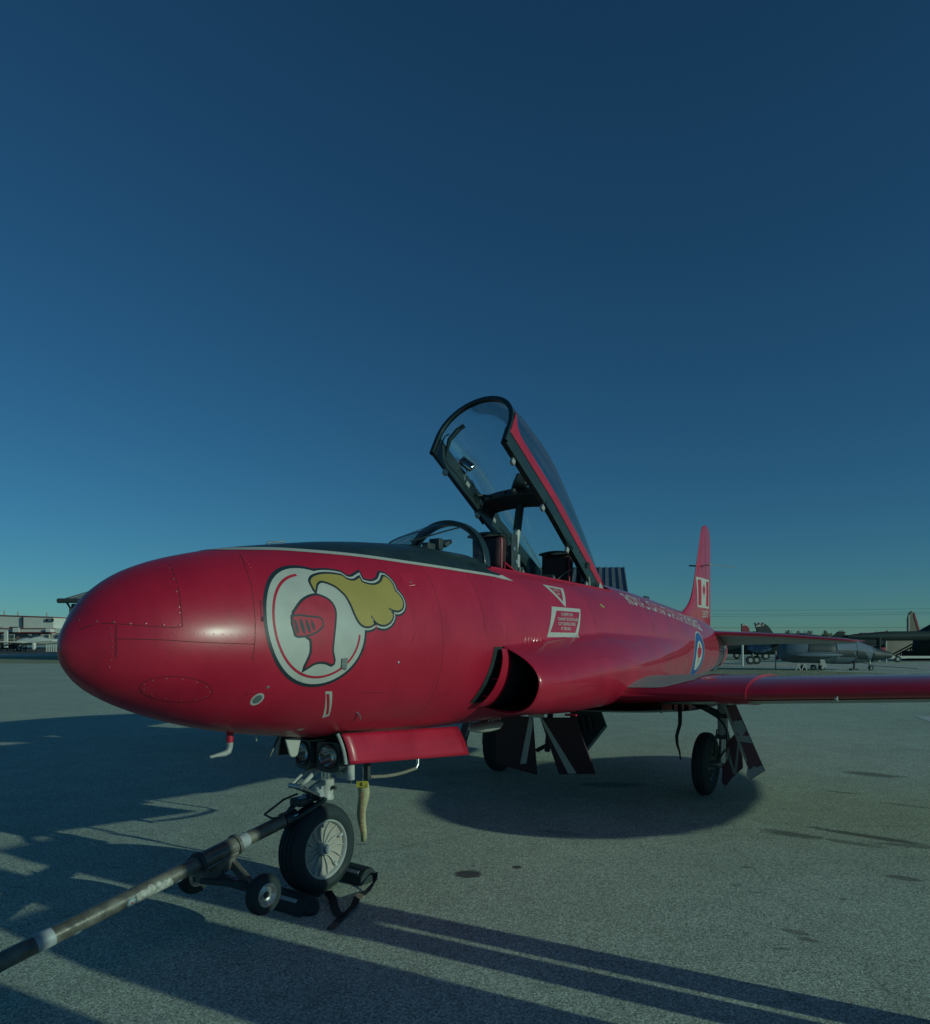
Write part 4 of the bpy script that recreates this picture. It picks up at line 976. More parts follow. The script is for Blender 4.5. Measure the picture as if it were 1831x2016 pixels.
# nose gear doors
for sg in (1, -1):
    rows = []
    for i in range(17):
        u = i/16; t = -.07 + 1.24*u; zt = 1.045 - .075*u; row = []
        for j in range(9):
            v = j/8; row.append((sg*(.27 + .02*u + .09*v - .035*v*v), t + (.035 + .06*u)*v - .02*v*v, zt - (.185 + .035*u)*v - .0*v))
        rows.append(row)
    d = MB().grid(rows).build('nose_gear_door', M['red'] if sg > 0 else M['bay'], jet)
    so = d.modifiers.new('skin', 'SOLIDIFY'); so.thickness = .010; so.offset = 1
    mb = MB(); mb.tube([Vector(q) + Vector((-sg*.018, -.012, 0)) for q in rows[0]], .012, 8); mb.build('door_edge', M['grey'], d)
# dark patch painting in the shaded nose wheel bay, which is not cut open
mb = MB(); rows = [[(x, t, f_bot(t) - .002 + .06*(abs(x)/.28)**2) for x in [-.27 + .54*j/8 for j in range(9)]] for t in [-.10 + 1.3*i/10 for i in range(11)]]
mb.grid(rows).build('nose_bay_shade', M['bay'], jet)
# small belly fittings
mb = MB(); mb.tube([(0, -.69, 1.10), (0, -.69, 1.045)], .020, 12); tp = mb.build('pitot_base', M['red_matt'], jet)
mb = MB(); mb.tube([(0, -.69, 1.05), (0, -.69, 1.02), (.0, -.70, .995), (0, -.725, .985), (0, -.78, .982), (0, -.825, .978)], .016, 12, rr=[.019, .018, .018, .017, .011, .008]); mb.build('pitot_tube', M['grey'], tp)
mb = MB(); mb.prism([(0, -.285, 1.02), (0, -.155, 1.02), (0, -.185, .91), (0, -.205, .898), (0, -.235, .90), (0, -.25, .915)], (.016, 0, 0)); mb.build('blade_aerial', M['white'], jet, bevel=.006)
mb = MB(); mb.tube([(-.10, -.24, 1.02), (-.10, -.31, .905)], .007, 8); mb.build('door_rod', M['dark'], jet)
mb = MB(); mb.tube([(0, -.50, 1.06), (0, -.50, 1.03)], .006, 8); mb.build('drain', M['steel'], jet)
for i in range(3):
    t = -.50 + .045*i; z0 = 1.075
    decal('reference_mark', [[(t, z0 + i*.012), (t + .035, z0 + i*.012), (t + .035, z0 + .010 + i*.012), (t, z0 + .010 + i*.012)]], M['white'], jet, .0015, step=.02)
mb = MB(); mb.lathe([(0, 0), (.05, .03), (.085, .12), (.095, .25), (.085, .38), (.04, .48), (0, .5)], (.02, 1.78, .885), (0, 1, 0), 24); mb.v = [(x, y, .872 + (z - .885)*.55) for x, y, z in mb.v]; mb.build('belly_fairing_light', M['white'], jet)
mb = MB()
for i in range(4): mb.lathe([(0, .01), (.012, 0)], (.30, 1.62 + .055*i, .975), (.6, 0, -.8), 8)
mb.build('belly_screws', M['white'], jet, kind='stuff')
# belly speed brakes, open, with the white stripes of the belly marking
def brake(quad, stripe):
    a = [Vector(q) for q in quad]
    nn = (a[1] - a[0]).cross(a[2] - a[0]).normalized(); nn = nn if nn.y < 0 else -nn
    b = MB().prism(a, -nn*.022).build('speed_brake', M['maroon'], jet, smooth=False, bevel=.003)
    MB().prism([Vector(q) + nn*.0015 for q in stripe], nn*.001).build('white_stripe', M['white'], b, smooth=False)
def onq(quad, u, v):
    a, b, c, d = [Vector(q) for q in quad]; return (a*(1-u) + b*u)*(1-v) + (d*(1-u) + c*u)*v
Q1 = [(.04, 3.0, .86), (.42, 3.0, .88), (.58, 3.10, .37), (.20, 3.10, .28)]
Q1[3] = (.20, 3.10, .30); Q1[2] = (.585, 3.10, .345)
brake(Q1, [onq(Q1, 0, .0), onq(Q1, .07, 0), onq(Q1, .50, .985), onq(Q1, .27, .985)])
Q2 = [(-.50, 3.0, .86), (-.045, 3.0, .86), (-.05, 3.10, .27), (-.50, 3.10, .33)]
brake(Q2, [onq(Q2, .93, 0), onq(Q2, 1, 0), onq(Q2, 1, .14), onq(Q2, .76, .84), onq(Q2, .60, .87)])
mb = MB(); mb.tube([(-.02, 3.35, .88), (.06, 3.12, .52)], .03, 10); mb.tube([(-.10, 3.2, .5), (.12, 3.2, .62)], .022, 8); mb.build('brake_jack', M['dark'], jet)
mb = MB(); mb.box((.02, 2.96, .885), (.16, .04, .035)); mb.build('brake_hinge', M['white'], jet, bevel=.006)
for x in (.03, .40): mb = MB(); mb.box((x, 2.95, .912), (.12, .03, .02)); mb.build('brake_hinge', M['red_matt'], jet, bevel=.004)
# main gear: legs lean slightly inboard under the wings
def main_gear(sg):
    g = thing_part('main_gear', jet); c = Vector((sg*1.27, 4.42, .325))
    tyre('tyre', g, c, .328, .175, .20, grooves=3)
    mb = MB()
    for s2 in (1, -1): mb.lathe([(.20, s2*.065), (.19, s2*.075), (.17, s2*.05), (.10, s2*.035), (0, s2*.035)], c, (1, 0, 0), 40)
    rim = mb.build('rim', M['dark'], g)
    for k in range(8):
        a = 2*math.pi*k/8; MB().lathe([(.018, .0), (.018, .012), (0, .012)], c + Vector((sg*.05, .12*math.cos(a), .12*math.sin(a))), (sg, 0, 0), 10).build('wheel_bolt', M['dark'], rim)
    s_ = lambda x, y, z: (sg*x, y, z)
    mb = MB(); mb.tube([s_(1.44, 4.42, 1.05), s_(1.445, 4.42, .60)], .052, 20); mb.build('leg', M['grey'], g)
    mb = MB(); mb.tube([s_(1.445, 4.42, .64), s_(1.435, 4.42, .35)], .036, 18); mb.tube([s_(1.435, 4.42, .325), s_(1.30, 4.42, .325)], .035, 14); mb.build('axle', M['steel'], g)
    for zc_ in (.84, .62): MB().box(s_(1.44, 4.42, zc_), (.125, .115, .045)).build('leg_collar', M['dark'], g, bevel=.01)
    mb = MB(); mb.tube([s_(1.43, 4.40, .84), s_(1.30, 4.40, .90), s_(1.13, 4.40, .97)], .034, 12, rr=[.045, .036, .03]); mb.build('side_strut', M['dark'], g)
    mb = MB(); mb.tube([s_(1.40, 4.37, .82), s_(1.46, 4.35, .77), s_(1.50, 4.36, .70), s_(1.49, 4.38, .5), s_(1.42, 4.36, .40)], .010, 7); mb.tube([s_(1.40, 4.36, .70), s_(1.38, 4.36, .5), s_(1.36, 4.38, .42)], .008, 7); mb.build('brake_hose', M['black'], g)
    mb = MB(); mb.tube([s_(1.47, 4.50, .66), s_(1.47, 4.60, .53), s_(1.45, 4.47, .36)], .018, 8); mb.build('torque_link', M['grey'], g)
    # long leg door and lower wheel door
    pts = [(1.48, .965), (1.60, .97), (1.875, .315), (1.74, .215), (1.70, .265), (1.715, .33)]
    d = plate('leg_door', [s_(x, 4.30 + .12*(x - 1.5), z) for x, z in pts], .018*sg, M['door_maroon'], g)
    plate('door_patch', [s_(x, 4.292 + .12*(x - 1.5), z) for x, z in ((1.575, .80), (1.66, .815), (1.70, .715), (1.655, .64), (1.60, .70))], .002*sg, M['band'], d, bev=0)
    plate('door_patch', [s_(x, 4.292 + .12*(x - 1.5), z) for x, z in ((1.71, .335), (1.74, .32), (1.77, .36), (1.80, .345), (1.845, .37), (1.87, .315), (1.742, .225), (1.705, .265))], .002*sg, M['band'], d, bev=0)
    plate('door_stripe', [s_(x, 4.292 + .12*(x - 1.5), z) for x, z in ((1.605, .655), (1.725, .66), (1.755, .585), (1.635, .60))], .002*sg, M['band'], d, bev=0)
    plate('door_rib', [s_(x, 4.285 + .12*(x - 1.5), z) for x, z in ((1.475, .965), (1.505, .965), (1.715, .40), (1.69, .40))], .012*sg, M['grey'], d)
    pts = [(1.45, .55), (1.52, .64), (1.60, .41), (1.605, .29), (1.49, .165), (1.41, .045), (1.39, .14), (1.40, .35)]
    d = plate('wheel_door', [s_(x + .01, 4.55, z) for x, z in pts], .014*sg, M['door_maroon'], g)
    for a, b, w_ in (((1.415, .56), (1.525, .22), .022), ((1.565, .56), (1.53, .22), .020), ((1.47, .43), (1.40, .31), .026)):
        u = Vector((b[0] - a[0], 0, b[1] - a[1])).normalized(); nn = Vector((-u.z, 0, u.x))*w_*.6; A = Vector((a[0] + .01, 4.543, a[1])); B = Vector((b[0] + .01, 4.543, b[1]))
        plate('door_stripe', [s_(*q) for q in (A - nn, A + nn, B + nn, B - nn)], .002, M['band'], d, bev=0)
    plate('door_tip', [s_(x, 4.542, z) for x, z in ((1.415, .10), (1.44, .085), (1.42, .045), (1.412, .05))], .002, M['white'], d, bev=0)
    return g
main_gear(1); main_gear(-1)
# inner wheel-well door seen under the belly, ribbed
pts = [(-.06, .86), (.30, .86), (.365, .70), (.125, .40), (-.06, .52)]
d = plate('inner_gear_door', [(x, 3.90, z) for x, z in pts], .03, M['dark'], jet)
for k in range(3): MB().tube([(.03 + .07*k, 3.885, .80 - .0*k), (.08 + .06*k, 3.885, .58 + .05*k)], .018, 8).build('door_rib', M['dark'], d)
plate('door_flange', [(.125, 3.88, .385), (.38, 3.88, .70), (.365, 3.88, .715), (.115, 3.88, .405)], .03, M['grey'], d)
# gun deck rope bar under the belly
mb = MB(); mb.tube([(-.2, .70, .98), (-.2, .70, .62)], .016, 10); mb.tube([(-.2, .70, .74), (-.2, .70, .60)], .026, 10); br = mb.build('tie_post', M['dark'], jet)
mb = MB(); mb.tube([(-.2, 1.33, .95), (-.2, 1.33, .62), (-.2, 1.30, .585)], .013, 10); mb.build('tie_post', M['steel'], jet)
mb = MB(); pts = [Vector((-.2, .74 + .57*i/20, .605 - .018*i/20 - .02*math.sin(math.pi*i/20))) for i in range(21)]
mb.tube(pts, .013, 8); mb.build('braided_rope', M['rope'], jet)
# small underwing fittings
mb = MB()
for x, y in ((.95, 3.9), (1.02, 4.1)): mb.tube([(x, y, .97), (x, y, .90), (x, y + .04, .89)], .014, 8)
mb.build('belly_vent', M['dark'], jet)
mb = MB(); mb.box((1.1, 4.3, .93), (.02, .10, .08)); mb.build('belly_vent', M['orange'], jet)
MB().tube([(1.15, 4.9, .97), (1.15, 4.9, .88)], .008, 6).build('drain', M['white'], jet)

# ================================================================== things around the jet (placed in the jet's own ground frame)
JM = Matrix.Translation((-.953, 4.68, 0)) @ Matrix.Rotation(R(-33.6), 4, 'Z')
def jet_frame(o): o.matrix_world = JM @ o.matrix_world; return o
def jthing(name, label, cat, loc, group=None):
    o = thing(name, label, cat, tuple(JM @ Vector(loc)), R(-33.6), group); return o
def ribbon(mb, pts, w, wv=(1, 0, 0), th=.0015):
    """flat strap along pts, width direction per point"""
    rows = []
    for i, p in enumerate(pts):
        d = (Vector(pts[min(i+1, len(pts)-1)]) - Vector(pts[max(0, i-1)])).normalized(); v = Vector(wv[i] if isinstance(wv[0], (tuple, list, Vector)) else wv)
        v = (v - d*v.dot(d)).normalized(); nn = d.cross(v)
        p = Vector(p); rows.append([p - v*w/2 - nn*th, p + v*w/2 - nn*th, p + v*w/2 + nn*th, p - v*w/2 + nn*th])
    mb.grid(rows, True); return mb
# safety streamers
s1 = jthing('safety_streamer', 'faded yellow safety streamer hanging from a pin behind the nose wheel', 'streamer', (.10, .32, 0), 'safety streamers')
wv = [(.85, .5 + .12*math.sin(i*.9), 0) for i in range(13)]
pts = [(.0 + .004*math.sin(i*.8), .01*math.sin(i*.7), .665 - .405*i/12) for i in range(13)]
mb = MB(); rows = []
for i, p in enumerate(pts):
    w = .080 - .046*(i/12)**1.3; v = Vector(wv[i]).normalized()*w/2; rows.append([Vector(p) - v, Vector(p) + v])
rb = mb.grid(rows).build('ribbon', M['ribbon'], s1); so = rb.modifiers.new('cloth', 'SOLIDIFY'); so.thickness = .002
def rib_fn(t, z, o_): return (t, -.004 - o_ + .008*math.sin((.665 - z)/.405*12*.7), z)
mb = MB(); mb.box((0, -.004, .652), (.078, .006, .042), Matrix.Rotation(R(30), 3, 'Z')); mb.build('ribbon_end', mat('yellow_black_band', (.50, .42, .05), .8, var=.5, scale=30), s1)
mb = MB(); mb.lathe([(.008, .003), (.013, .0), (.008, -.003)], (0, -.01, .652), (0, 1, 0), 14); mb.build('grommet', M['steel'], s1)
o = text_decal('REMOVE BEFORE FLIGHT', .030, 0, 0, s1, mat('faded_red_print', (.42, .20, .10), .9), 0, fn=lambda t, z, o_: ((z - .010)*.87 + .006, (z - .010)*.5 - .012, .60 - t), name='streamer_lettering', align='LEFT', sx=.78)
MB().tube([(0, 0, .67), (.006, 0, .72), (.0, 0, .80)], .003, 6).build('lanyard', M['steel'], s1)
mb = MB(); mb.box((.02, .03, .745), (.03, .03, .14)); mb.build('pin_housing', M['dark'], s1, bevel=.006)
s2 = jthing('safety_streamer', 'dark narrow strap hanging from the wing underside beside the main wheel', 'streamer', (1.15, 3.9, 0), 'safety streamers')
pts = [(0.0, 0, .98), (.005, 0, .87), (.0, .01, .78), (-.03, .0, .66), (-.025, 0, .58), (.0, 0, .50), (.01, 0, .42)]
mb = MB(); rows = []
for i, p in enumerate(pts):
    w = .042*(1 - .75*(i/6)**2); rows.append([Vector(p) - Vector((w/2, 0, 0)), Vector(p) + Vector((w/2, 0, 0))])
rb = mb.grid(rows).build('ribbon', M['strap'], s2); so = rb.modifiers.new('cloth', 'SOLIDIFY'); so.thickness = .003
MB().lathe([(.016, .002), (.020, 0), (.016, -.002)], (0.0, 0, .965), (0, 1, 0), 16).build('ring', M['steel'], s2)

# tow bar
tb = jthing('tow_bar', 'olive tubular tow bar with two small wheels hooked to the nose gear', 'tow bar', (-.03, -.13, 0))
def bar(t): return Vector((0, t + .13, .53 + .173*(t + .13)))
MB().tube([bar(-.22), bar(-2.9)], .041, 28).build('tube', M['olive'], tb)
def collar(t0, t1, r, m, name, ext=0): MB().lathe([(.0405, 0), (r, .001), (r, (bar(t1) - bar(t0)).length - .001), (.0405, (bar(t1) - bar(t0)).length)], bar(t0), bar(t1) - bar(t0), 32).build(name, M[m], tb)
collar(-.545, -.605, .0425, 'band', 'white_band'); collar(-1.655, -1.735, .0425, 'band', 'white_band')
collar(-.625, -.87, .050, 'olive', 'sleeve'); collar(-.615, -.635, .060, 'olive', 'sleeve_rib'); collar(-.86, -.885, .060, 'dark', 'sleeve_rib')
def sticker(t, ang, r, col):
    c = bar(t); ax = (bar(0) - bar(-1)).normalized(); x = Vector((1, 0, 0)); y = ax.cross(x)
    def fn(a, b, o_):
        th = ang + b/.0415; return tuple(c + ax*a + (.0415 + o_)*(math.cos(th)*x + math.sin(th)*y*-1*-1))
    s_ = decal('round_sticker', [circle((0, 0), r, 28)], M[col], tb, .0008, fn=fn, step=.012)
    decal('sticker_centre', [circle((0, 0), r*.62, 24)], M['white'], s_, .0016, fn=fn, step=.012)
    decal('sticker_ring', [circle((0, 0), r*.80, 24), circle((0, 0), r*.70, 24)[::-1]], M['white'], s_, .0016, fn=fn, step=.02)
    decal('sticker_motif', [[(r*.35*x_, r*.35*y_) for x_, y_ in ((-1, -.8), (.9, -.1), (-.3, 1), (-.2, .1))]], M['red_matt'], s_, .0022, fn=fn, step=.012)
M['label_blue'] = mat('label_blue', (.14, .26, .36), .5, var=.2, scale=60)
for t, a in ((-1.02, 1.15), (-1.29, .35), (-1.56, 1.1)): sticker(t, a, .026, 'label_blue')
c = bar(-1.16); ax = (bar(0) - bar(-1)).normalized(); x_ = Vector((1, 0, 0)); y_ = ax.cross(x_)
M['torn'] = mat('torn_paper_label', (.42, .42, .37), .85, var=.45, scale=55)
rg = random.Random(3)
lab = [(-.10 + rg.uniform(-.008, .008), -.05)] + [(-.10 + .2*i/14, -.052 + rg.uniform(-.012, .012)) for i in range(1, 14)] + [(.10, -.03), (.104, .0), (.09, .03)] + [(.10 - .2*i/14, .040 + rg.uniform(-.012, .012)) for i in range(1, 15)]
decal('torn_label', [lab], M['torn'], tb, .0007, fn=lambda a, b, o_: tuple(c + ax*a + (.0415 + o_)*(math.cos(.75 + b/.0415)*x_ + math.sin(.75 + b/.0415)*y_)), step=.012)
# keel box under the sleeve, hitch yoke, dolly
k0, k1 = bar(-.64), bar(-.88)
mb = MB(); mb.prism([k0 + Vector((.034, 0, -.03)), k1 + Vector((.034, 0, -.03)), k1 + Vector((.034, 0, -.11)), k0 + Vector((.034, -.02, -.12))], (-.068, 0, 0)); mb.build('keel_box', M['olive'], tb, bevel=.004)
mb = MB(); mb.tube([k0 + Vector((.038, 0, -.035)), k1 + Vector((.038, 0, -.035))], .010, 8); mb.build('keel_bead', M['olive'], tb)
AX = Vector((0, -.55, .232))
MB().box(AX + Vector((0, 0, .02)), (.50, .05, .05)).build('axle_beam', M['dark'], tb, bevel=.006)
for sg in (1, -1):
    a = k0 + Vector((sg*.03, -.02, -.10)); b = AX + Vector((sg*.20, .0, .03)); d_ = b - a
    q = d_.to_track_quat('Z', 'Y').to_matrix(); MB().box(a.lerp(b, .5), (.035, .05, d_.length + .02), q).build('dolly_leg', M['olive'], tb, bevel=.004)
    a = k1 + Vector((sg*.02, 0, -.09)); d_ = b - a; q = d_.to_track_quat('Z', 'Y').to_matrix(); MB().box(a.lerp(b, .5), (.03, .03, d_.length), q).build('dolly_leg', M['dark'], tb, bevel=.004)
    w_ = thing_part('dolly_wheel', tb, AX + Vector((sg*.30, 0, 0)))
    tyre('tyre', w_, (0, 0, 0), .111, .075, .062, grooves=0)
    mb = MB(); mb.lathe([(.062, .026), (.064, .032), (.058, .034), (.052, .024), (.044, .014), (.030, .016), (.024, .020), (.018, .020)], (0, 0, 0), (1, 0, 0), 40); mb.lathe([(.062, -.026), (.064, -.032), (.058, -.034), (.052, -.024), (.044, -.014), (.030, -.016), (.018, -.020)], (0, 0, 0), (1, 0, 0), 40); mb.build('rim', M['zinc'], w_)
    MB().lathe([(.019, -.03), (.019, .022), (.012, .024), (0, .022)], (0, 0, 0), (1, 0, 0), 16).build('bearing', M['dark'], w_)
h0 = bar(-.20)
for sg in (1, -1):
    MB().tube([h0 + Vector((0, -.06, -.01)), h0 + Vector((sg*.05, .0, .0)), Vector((sg*.085, .03, .565)), Vector((sg*.075, .14, .60))], .017, 10, rr=[.02, .018, .016, .02]).build('hitch_arm', M['black'], tb)
MB().tube([(-.10, .13, .60), (.10, .13, .60)], .016, 10).build('hitch_pin', M['black'], tb)
MB().tube([h0 + Vector((0, .03, 0)), h0 + Vector((0, -.07, -.012))], .05, 14).build('hitch_socket', M['black'], tb)
pts = [Vector((.06, -.08, .60)), Vector((.065, -.22, .555)), Vector((.03, -.25, .55)), Vector((-.05, -.24, .56)), Vector((-.06, -.08, .62)), Vector((-.05, .03, .64))]
MB().tube(pts, .007, 8).build('release_handle', M['black'], tb)
mb = MB(); mb.box((0, .02, .60), (.10, .12, .05)); mb.box((.02, .08, .62), (.05, .05, .06)); mb.build('hitch_head', M['black'], tb, bevel=.01)
mb = MB(); mb.tube([(.05, -.10, .535), (.05, -.02, .54)], .007, 8); mb.build('hitch_spring', M['steel'], tb)

# wheel chocks and their straps
def chock(loc, L_, label, rz=0, sec=((-.085, 0), (.085, 0), (.07, .055), (.026, .10), (-.034, .098), (-.078, .055))):
    o = jthing('wheel_chock', label, 'wheel chock', loc, 'wheel chocks at the nose wheel'); o.rotation_euler.z += R(rz)
    b = MB().prism([(-L_/2, y, z) for y, z in sec], (L_, 0, 0)).build('block', M['rubber'], o, smooth=False, bevel=.008)
    for y, z, w in ((-.058, .077, .02), (.051, .078, .02)):
        MB().box((-.01, y, z), (L_*.8, .022, .003), Matrix.Rotation(math.atan2(.038, .03)*(1 if y < 0 else -1), 3, 'X')).build('tape_strip', M['band'] if y < 0 else mat('red_white_tape', (.5, .35, .33), .6, var=.6, scale=35), b)
    return o
chock((.02, -.30, .002), .44, 'black rubber chock in front of the nose wheel, beside the small dolly wheel')
chock((.0, .31, .002), .36, 'black rubber chock tucked behind the nose wheel with a tape stripe', rz=-3)
st = jthing('chock_strap', 'flat dark webbing strap looped over the tarmac from the rear chock', 'strap', (0, 0, 0), 'chock straps')
P = [(.17, .33, .05), (.22, .31, .075), (.27, .25, .05), (.28, .17, .012), (.29, .10, .008), (.33, .01, .02), (.38, -.07, .010), (.42, -.17, .012), (.45, -.25, .014), (.48, -.33, .008), (.51, -.41, .006)]
W = [(.1, 1, 0), (.2, 1, .3), (.8, .3, .8), (1, .1, .2), (1, .2, -.3), (1, .3, -.6), (1, .3, .2), (1, .3, .3), (1, .4, 0), (1, .5, 0), (1, .5, 0)]
mb = ribbon(MB(), P[:5], .042, W[:5]); mb.build('webbing', M['strap'], st)
mb = ribbon(MB(), P[4:6], .042, W[4:6]); mb.build('webbing', M['tan'], st)
mb = ribbon(MB(), P[5:10], .045, W[5:10]); mb.build('webbing', M['strap'], st)
mb = ribbon(MB(), P[9:], .048, W[9:]); mb.build('webbing_end', M['tan'], st)
st = jthing('chock_strap', 'flat dark webbing strap looped over the tarmac from the front chock', 'strap', (0, 0, 0), 'chock straps')
mb = ribbon(MB(), [(.16, -.18, .05), (.16, -.10, .06), (.17, -.07, .04), (.22, -.09, .02), (.30, -.16, .012), (.38, -.22, .012), (.45, -.25, .018)], .05, [(1, 0, .1), (1, .3, .3), (1, .6, .6), (.8, 1, .3), (.7, 1, 0), (.5, 1, 0), (.4, 1, 0)]); mb.build('webbing', M['strap'], st)
mb = MB(); mb.lathe([(0, .03), (.04, .028), (.055, .01), (.05, 0), (0, 0)], (.24, -.30, .035), (.6, -.5, .6), 16); mb.build('rubber_end', M['rubber'], st, bevel=.004)

# ================================================================== background
def blob_body(mb, secs, n=20, axis_y=False):
    """fuselage of elliptic sections: (x, z centre, half height, half width)"""
    rows = [[(x, hw*math.cos(2*math.pi*k/n), zc + hh*math.sin(2*math.pi*k/n)) for k in range(n)] for x, zc, hh, hw in secs]
    k0 = len(mb.v); mb.grid(rows, True); mb.f += [tuple(k0 + j for j in range(n)), tuple(k0 + (len(rows)-1)*n + j for j in reversed(range(n)))]; return mb
M['camo_light'] = mat('blue_grey_camouflage', (.10, .145, .185), .6, var=.08, scale=2)
M['camo_dark'] = mat('dark_grey_camouflage', (.012, .026, .034), .6, var=.1, scale=2)
M['tarp'] = mat('blue_grey_tarpaulin', (.11, .16, .22), .75, var=.12, scale=1.5, bump=.8, bscale=4)
M['bl_dark'] = mat('dark_green_airframe', (.018, .034, .036), .75, var=.2, scale=2, spec=.25)
M['trim_red'] = mat('dull_red_trim', (.30, .03, .05), .6, var=.1)
M['olive_fin'] = mat('dull_olive_fin_paint', (.17, .15, .11), .7, var=.2, scale=.8)
M['cream'] = mat('cream_paint', (.45, .43, .36), .6, var=.08)
M['bwhite'] = mat('building_white', (.62, .63, .57), .7, var=.04, scale=.6)
M['bgrey'] = mat('building_grey', (.33, .35, .33), .7, var=.06)
M['bred'] = mat('building_red_trim', (.26, .05, .06), .6)
M['window'] = mat('dark_window_glass', (.06, .08, .09), .15, var=.1, spec=.8)
def wheelset(parent, spots, r=.28, w=.16):
    for x, y in spots:
        t_ = MB().lathe([(r*.5, -w/2), (r*.92, -w/2), (r, -w*.3), (r, w*.3), (r*.92, w/2), (r*.5, w/2)], (x, y, r), (0, 1, 0), 24).build('wheel', M['rubber'], parent)
        MB().lathe([(0, -w*.45), (r*.48, -w*.45), (r*.48, w*.45), (0, w*.45)], (x, y, r), (0, 1, 0), 16).build('hub', M['grey'], t_)
# camouflaged wingless jet under tarpaulins, nose to the right
J = thing('stored_jet', 'grey camouflaged wingless jet hull wrapped in tarpaulin on its wheels beyond the lawn', 'aircraft', (at(1546, 1300, 40).x, 40, 0), R(2))
J.scale = (.88, .9, .9)
b = blob_body(MB(), [(-.35, 1.15, .42, .45), (-.1, 1.2, .66, .6), (.6, 1.22, .76, .8), (1.5, 1.23, .78, .85), (2.4, 1.2, .78, .85), (3.2, 1.18, .80, .7), (4.0, 1.15, .78, .6), (4.6, 1.10, .66, .55), (5.4, 1.0, .48, .48), (6.1, .95, .33, .35), (6.75, .92, .18, .2)], 28).build('hull', M['camo_light'], J)
def patch(x0, x1, a0, a1, m, name, r=1.012, parent=None, skew=0):
    rows = []
    secs = [(-.35, 1.15, .42, .45), (-.1, 1.2, .66, .6), (.6, 1.22, .76, .8), (1.5, 1.23, .78, .85), (2.4, 1.2, .78, .85), (3.2, 1.18, .80, .7), (4.0, 1.15, .78, .6), (4.6, 1.10, .66, .55), (5.4, 1.0, .48, .48), (6.1, .95, .33, .35), (6.75, .92, .18, .2)]
    fs = [pchip([s[0] for s in secs], [s[k] for s in secs]) for k in (1, 2, 3)]
    for i in range(13):
        row = []
        for j in range(13):
            a = R(a0 + (a1 - a0)*j/12); x = x0 + (x1 - x0)*i/12 + skew*(j/12)
            row.append((x, -(fs[2](x)*r + .01)*math.cos(a), fs[0](x) + (fs[1](x)*r + .01)*math.sin(a)))
        rows.append(row)
    return MB().grid(rows).build(name, m, parent)
patch(1.05, 2.75, -5, 62, M['camo_dark'], 'dark_patch', parent=J, skew=.2); patch(3.15, 4.2, -25, 20, M['camo_dark'], 'dark_patch', parent=J, skew=-.3)
patch(4.5, 5.15, -40, 10, M['camo_dark'], 'dark_patch', parent=J, skew=-.4); patch(5.35, 6.72, -60, 65, M['camo_dark'], 'nose_cover', 1.03, parent=J)
tarp = patch(2.9, 5.55, 5, 175, M['tarp'], 'tarpaulin', 1.035, parent=J, skew=0)
for x in (2.85, 4.25, 5.4): patch(x, x + .05, -80, 175, M['bl_dark'], 'tie_strap', 1.045, parent=J)
mb = MB(); blob_body(mb, [(-.0, 0, .02, .02), (.5, 0, .12, .14), (1.6, 0, .15, .2), (2.6, 0, .1, .12), (3.0, 0, .02, .03)], 12); mb.v = [(x + .2, y - .9, z + .95) for x, y, z in mb.v]; mb.build('pylon_tank', M['camo_light'], J)
wheelset(J, [(1.65, -.3), (2.2, -.3), (2.45, .3), (1.95, .3), (1.2, .1)], .17, .14); wheelset(J, [(5.15, -.55)], .16, .14)
mb = MB(); mb.tube([(2.1, -.2, .3), (2.0, -.2, .9)], .07, 8); mb.tube([(5.15, -.4, .2), (5.3, -.2, .8)], .05, 8); mb.box((2.1, -.6, .45), (.28, .03, .55), Matrix.Rotation(R(-18), 3, 'Y')); mb.build('undercarriage', M['grey'], J)
mb = MB(); mb.tube([(4.15, -.4, .0), (4.2, -.4, .6)], .06, 8); mb.box((4.15, -.4, .06), (.42, .3, .12)); mb.build('jack', M['dark'], J)
MB().tube([(4.3, -.5, .55), (5.3, -.8, .30), (7.9, -.9, .12)], .02, 6).build('tow_cable', M['dark'], J)
for x in (.55, .95): mb = MB(); mb.tube([(x - .16, -.5, 0), (x, -.5, .42)], .03, 6); mb.tube([(x + .16, -.5, 0), (x, -.5, .42)], .03, 6); mb.build('trestle', M['bwhite'], J)

# dark transport aircraft at the far right: long wing towards us with red tip, propeller pod, fuselage and engine
T_ = thing('dark_transport', 'dark twin engined aircraft at the frame edge, its long wing tipped in red', 'aircraft', (at(1831, 1262, 58).x, 58, 0), 0)
W0 = at(1664, 1253.5, 52) - T_.location; W1 = at(1850, 1252, 57) - T_.location
mb = MB(); rows = []
for i in range(13):
    u = i/12; c = W0.lerp(W1, u); th = .10 + .28*min(1, u*2.2); ch = 1.2 + 1.6*u
    rows.append([(c.x, c.y - ch*.4*math.cos(a), c.z + th*math.sin(a)*(1 if math.sin(a) > 0 else .9)) for a in [2*math.pi*j/16 for j in range(16)]])
mb.grid(rows, True); mb.f += [tuple(range(16)), tuple(12*16 + j for j in reversed(range(16)))]
wg = mb.build('wing', M['bl_dark'], T_)
rows = [[(r[j][0], r[j][1] - .03, r[j][2] + .03) for j in range(3, 11)] for r in rows[1:6]]
MB().grid(rows).build('red_wing_edge', M['trim_red'], wg)
c = at(1830, 1262, 58) - T_.location
mb = MB(); blob_body(mb, [(-3.6, c.z - .6, .1, .1), (-3.1, c.z - .1, .9, .8), (-2.0, c.z + .25, 1.15, 1.1), (0, c.z + .5, 1.3, 1.2), (4, c.z + .6, 1.5, 1.4), (9, c.z + .6, 1.5, 1.4)], 20); mb.v = [(x + 2.2, y, z) for x, y, z in mb.v]; mb.build('fuselage', M['bl_dark'], T_)
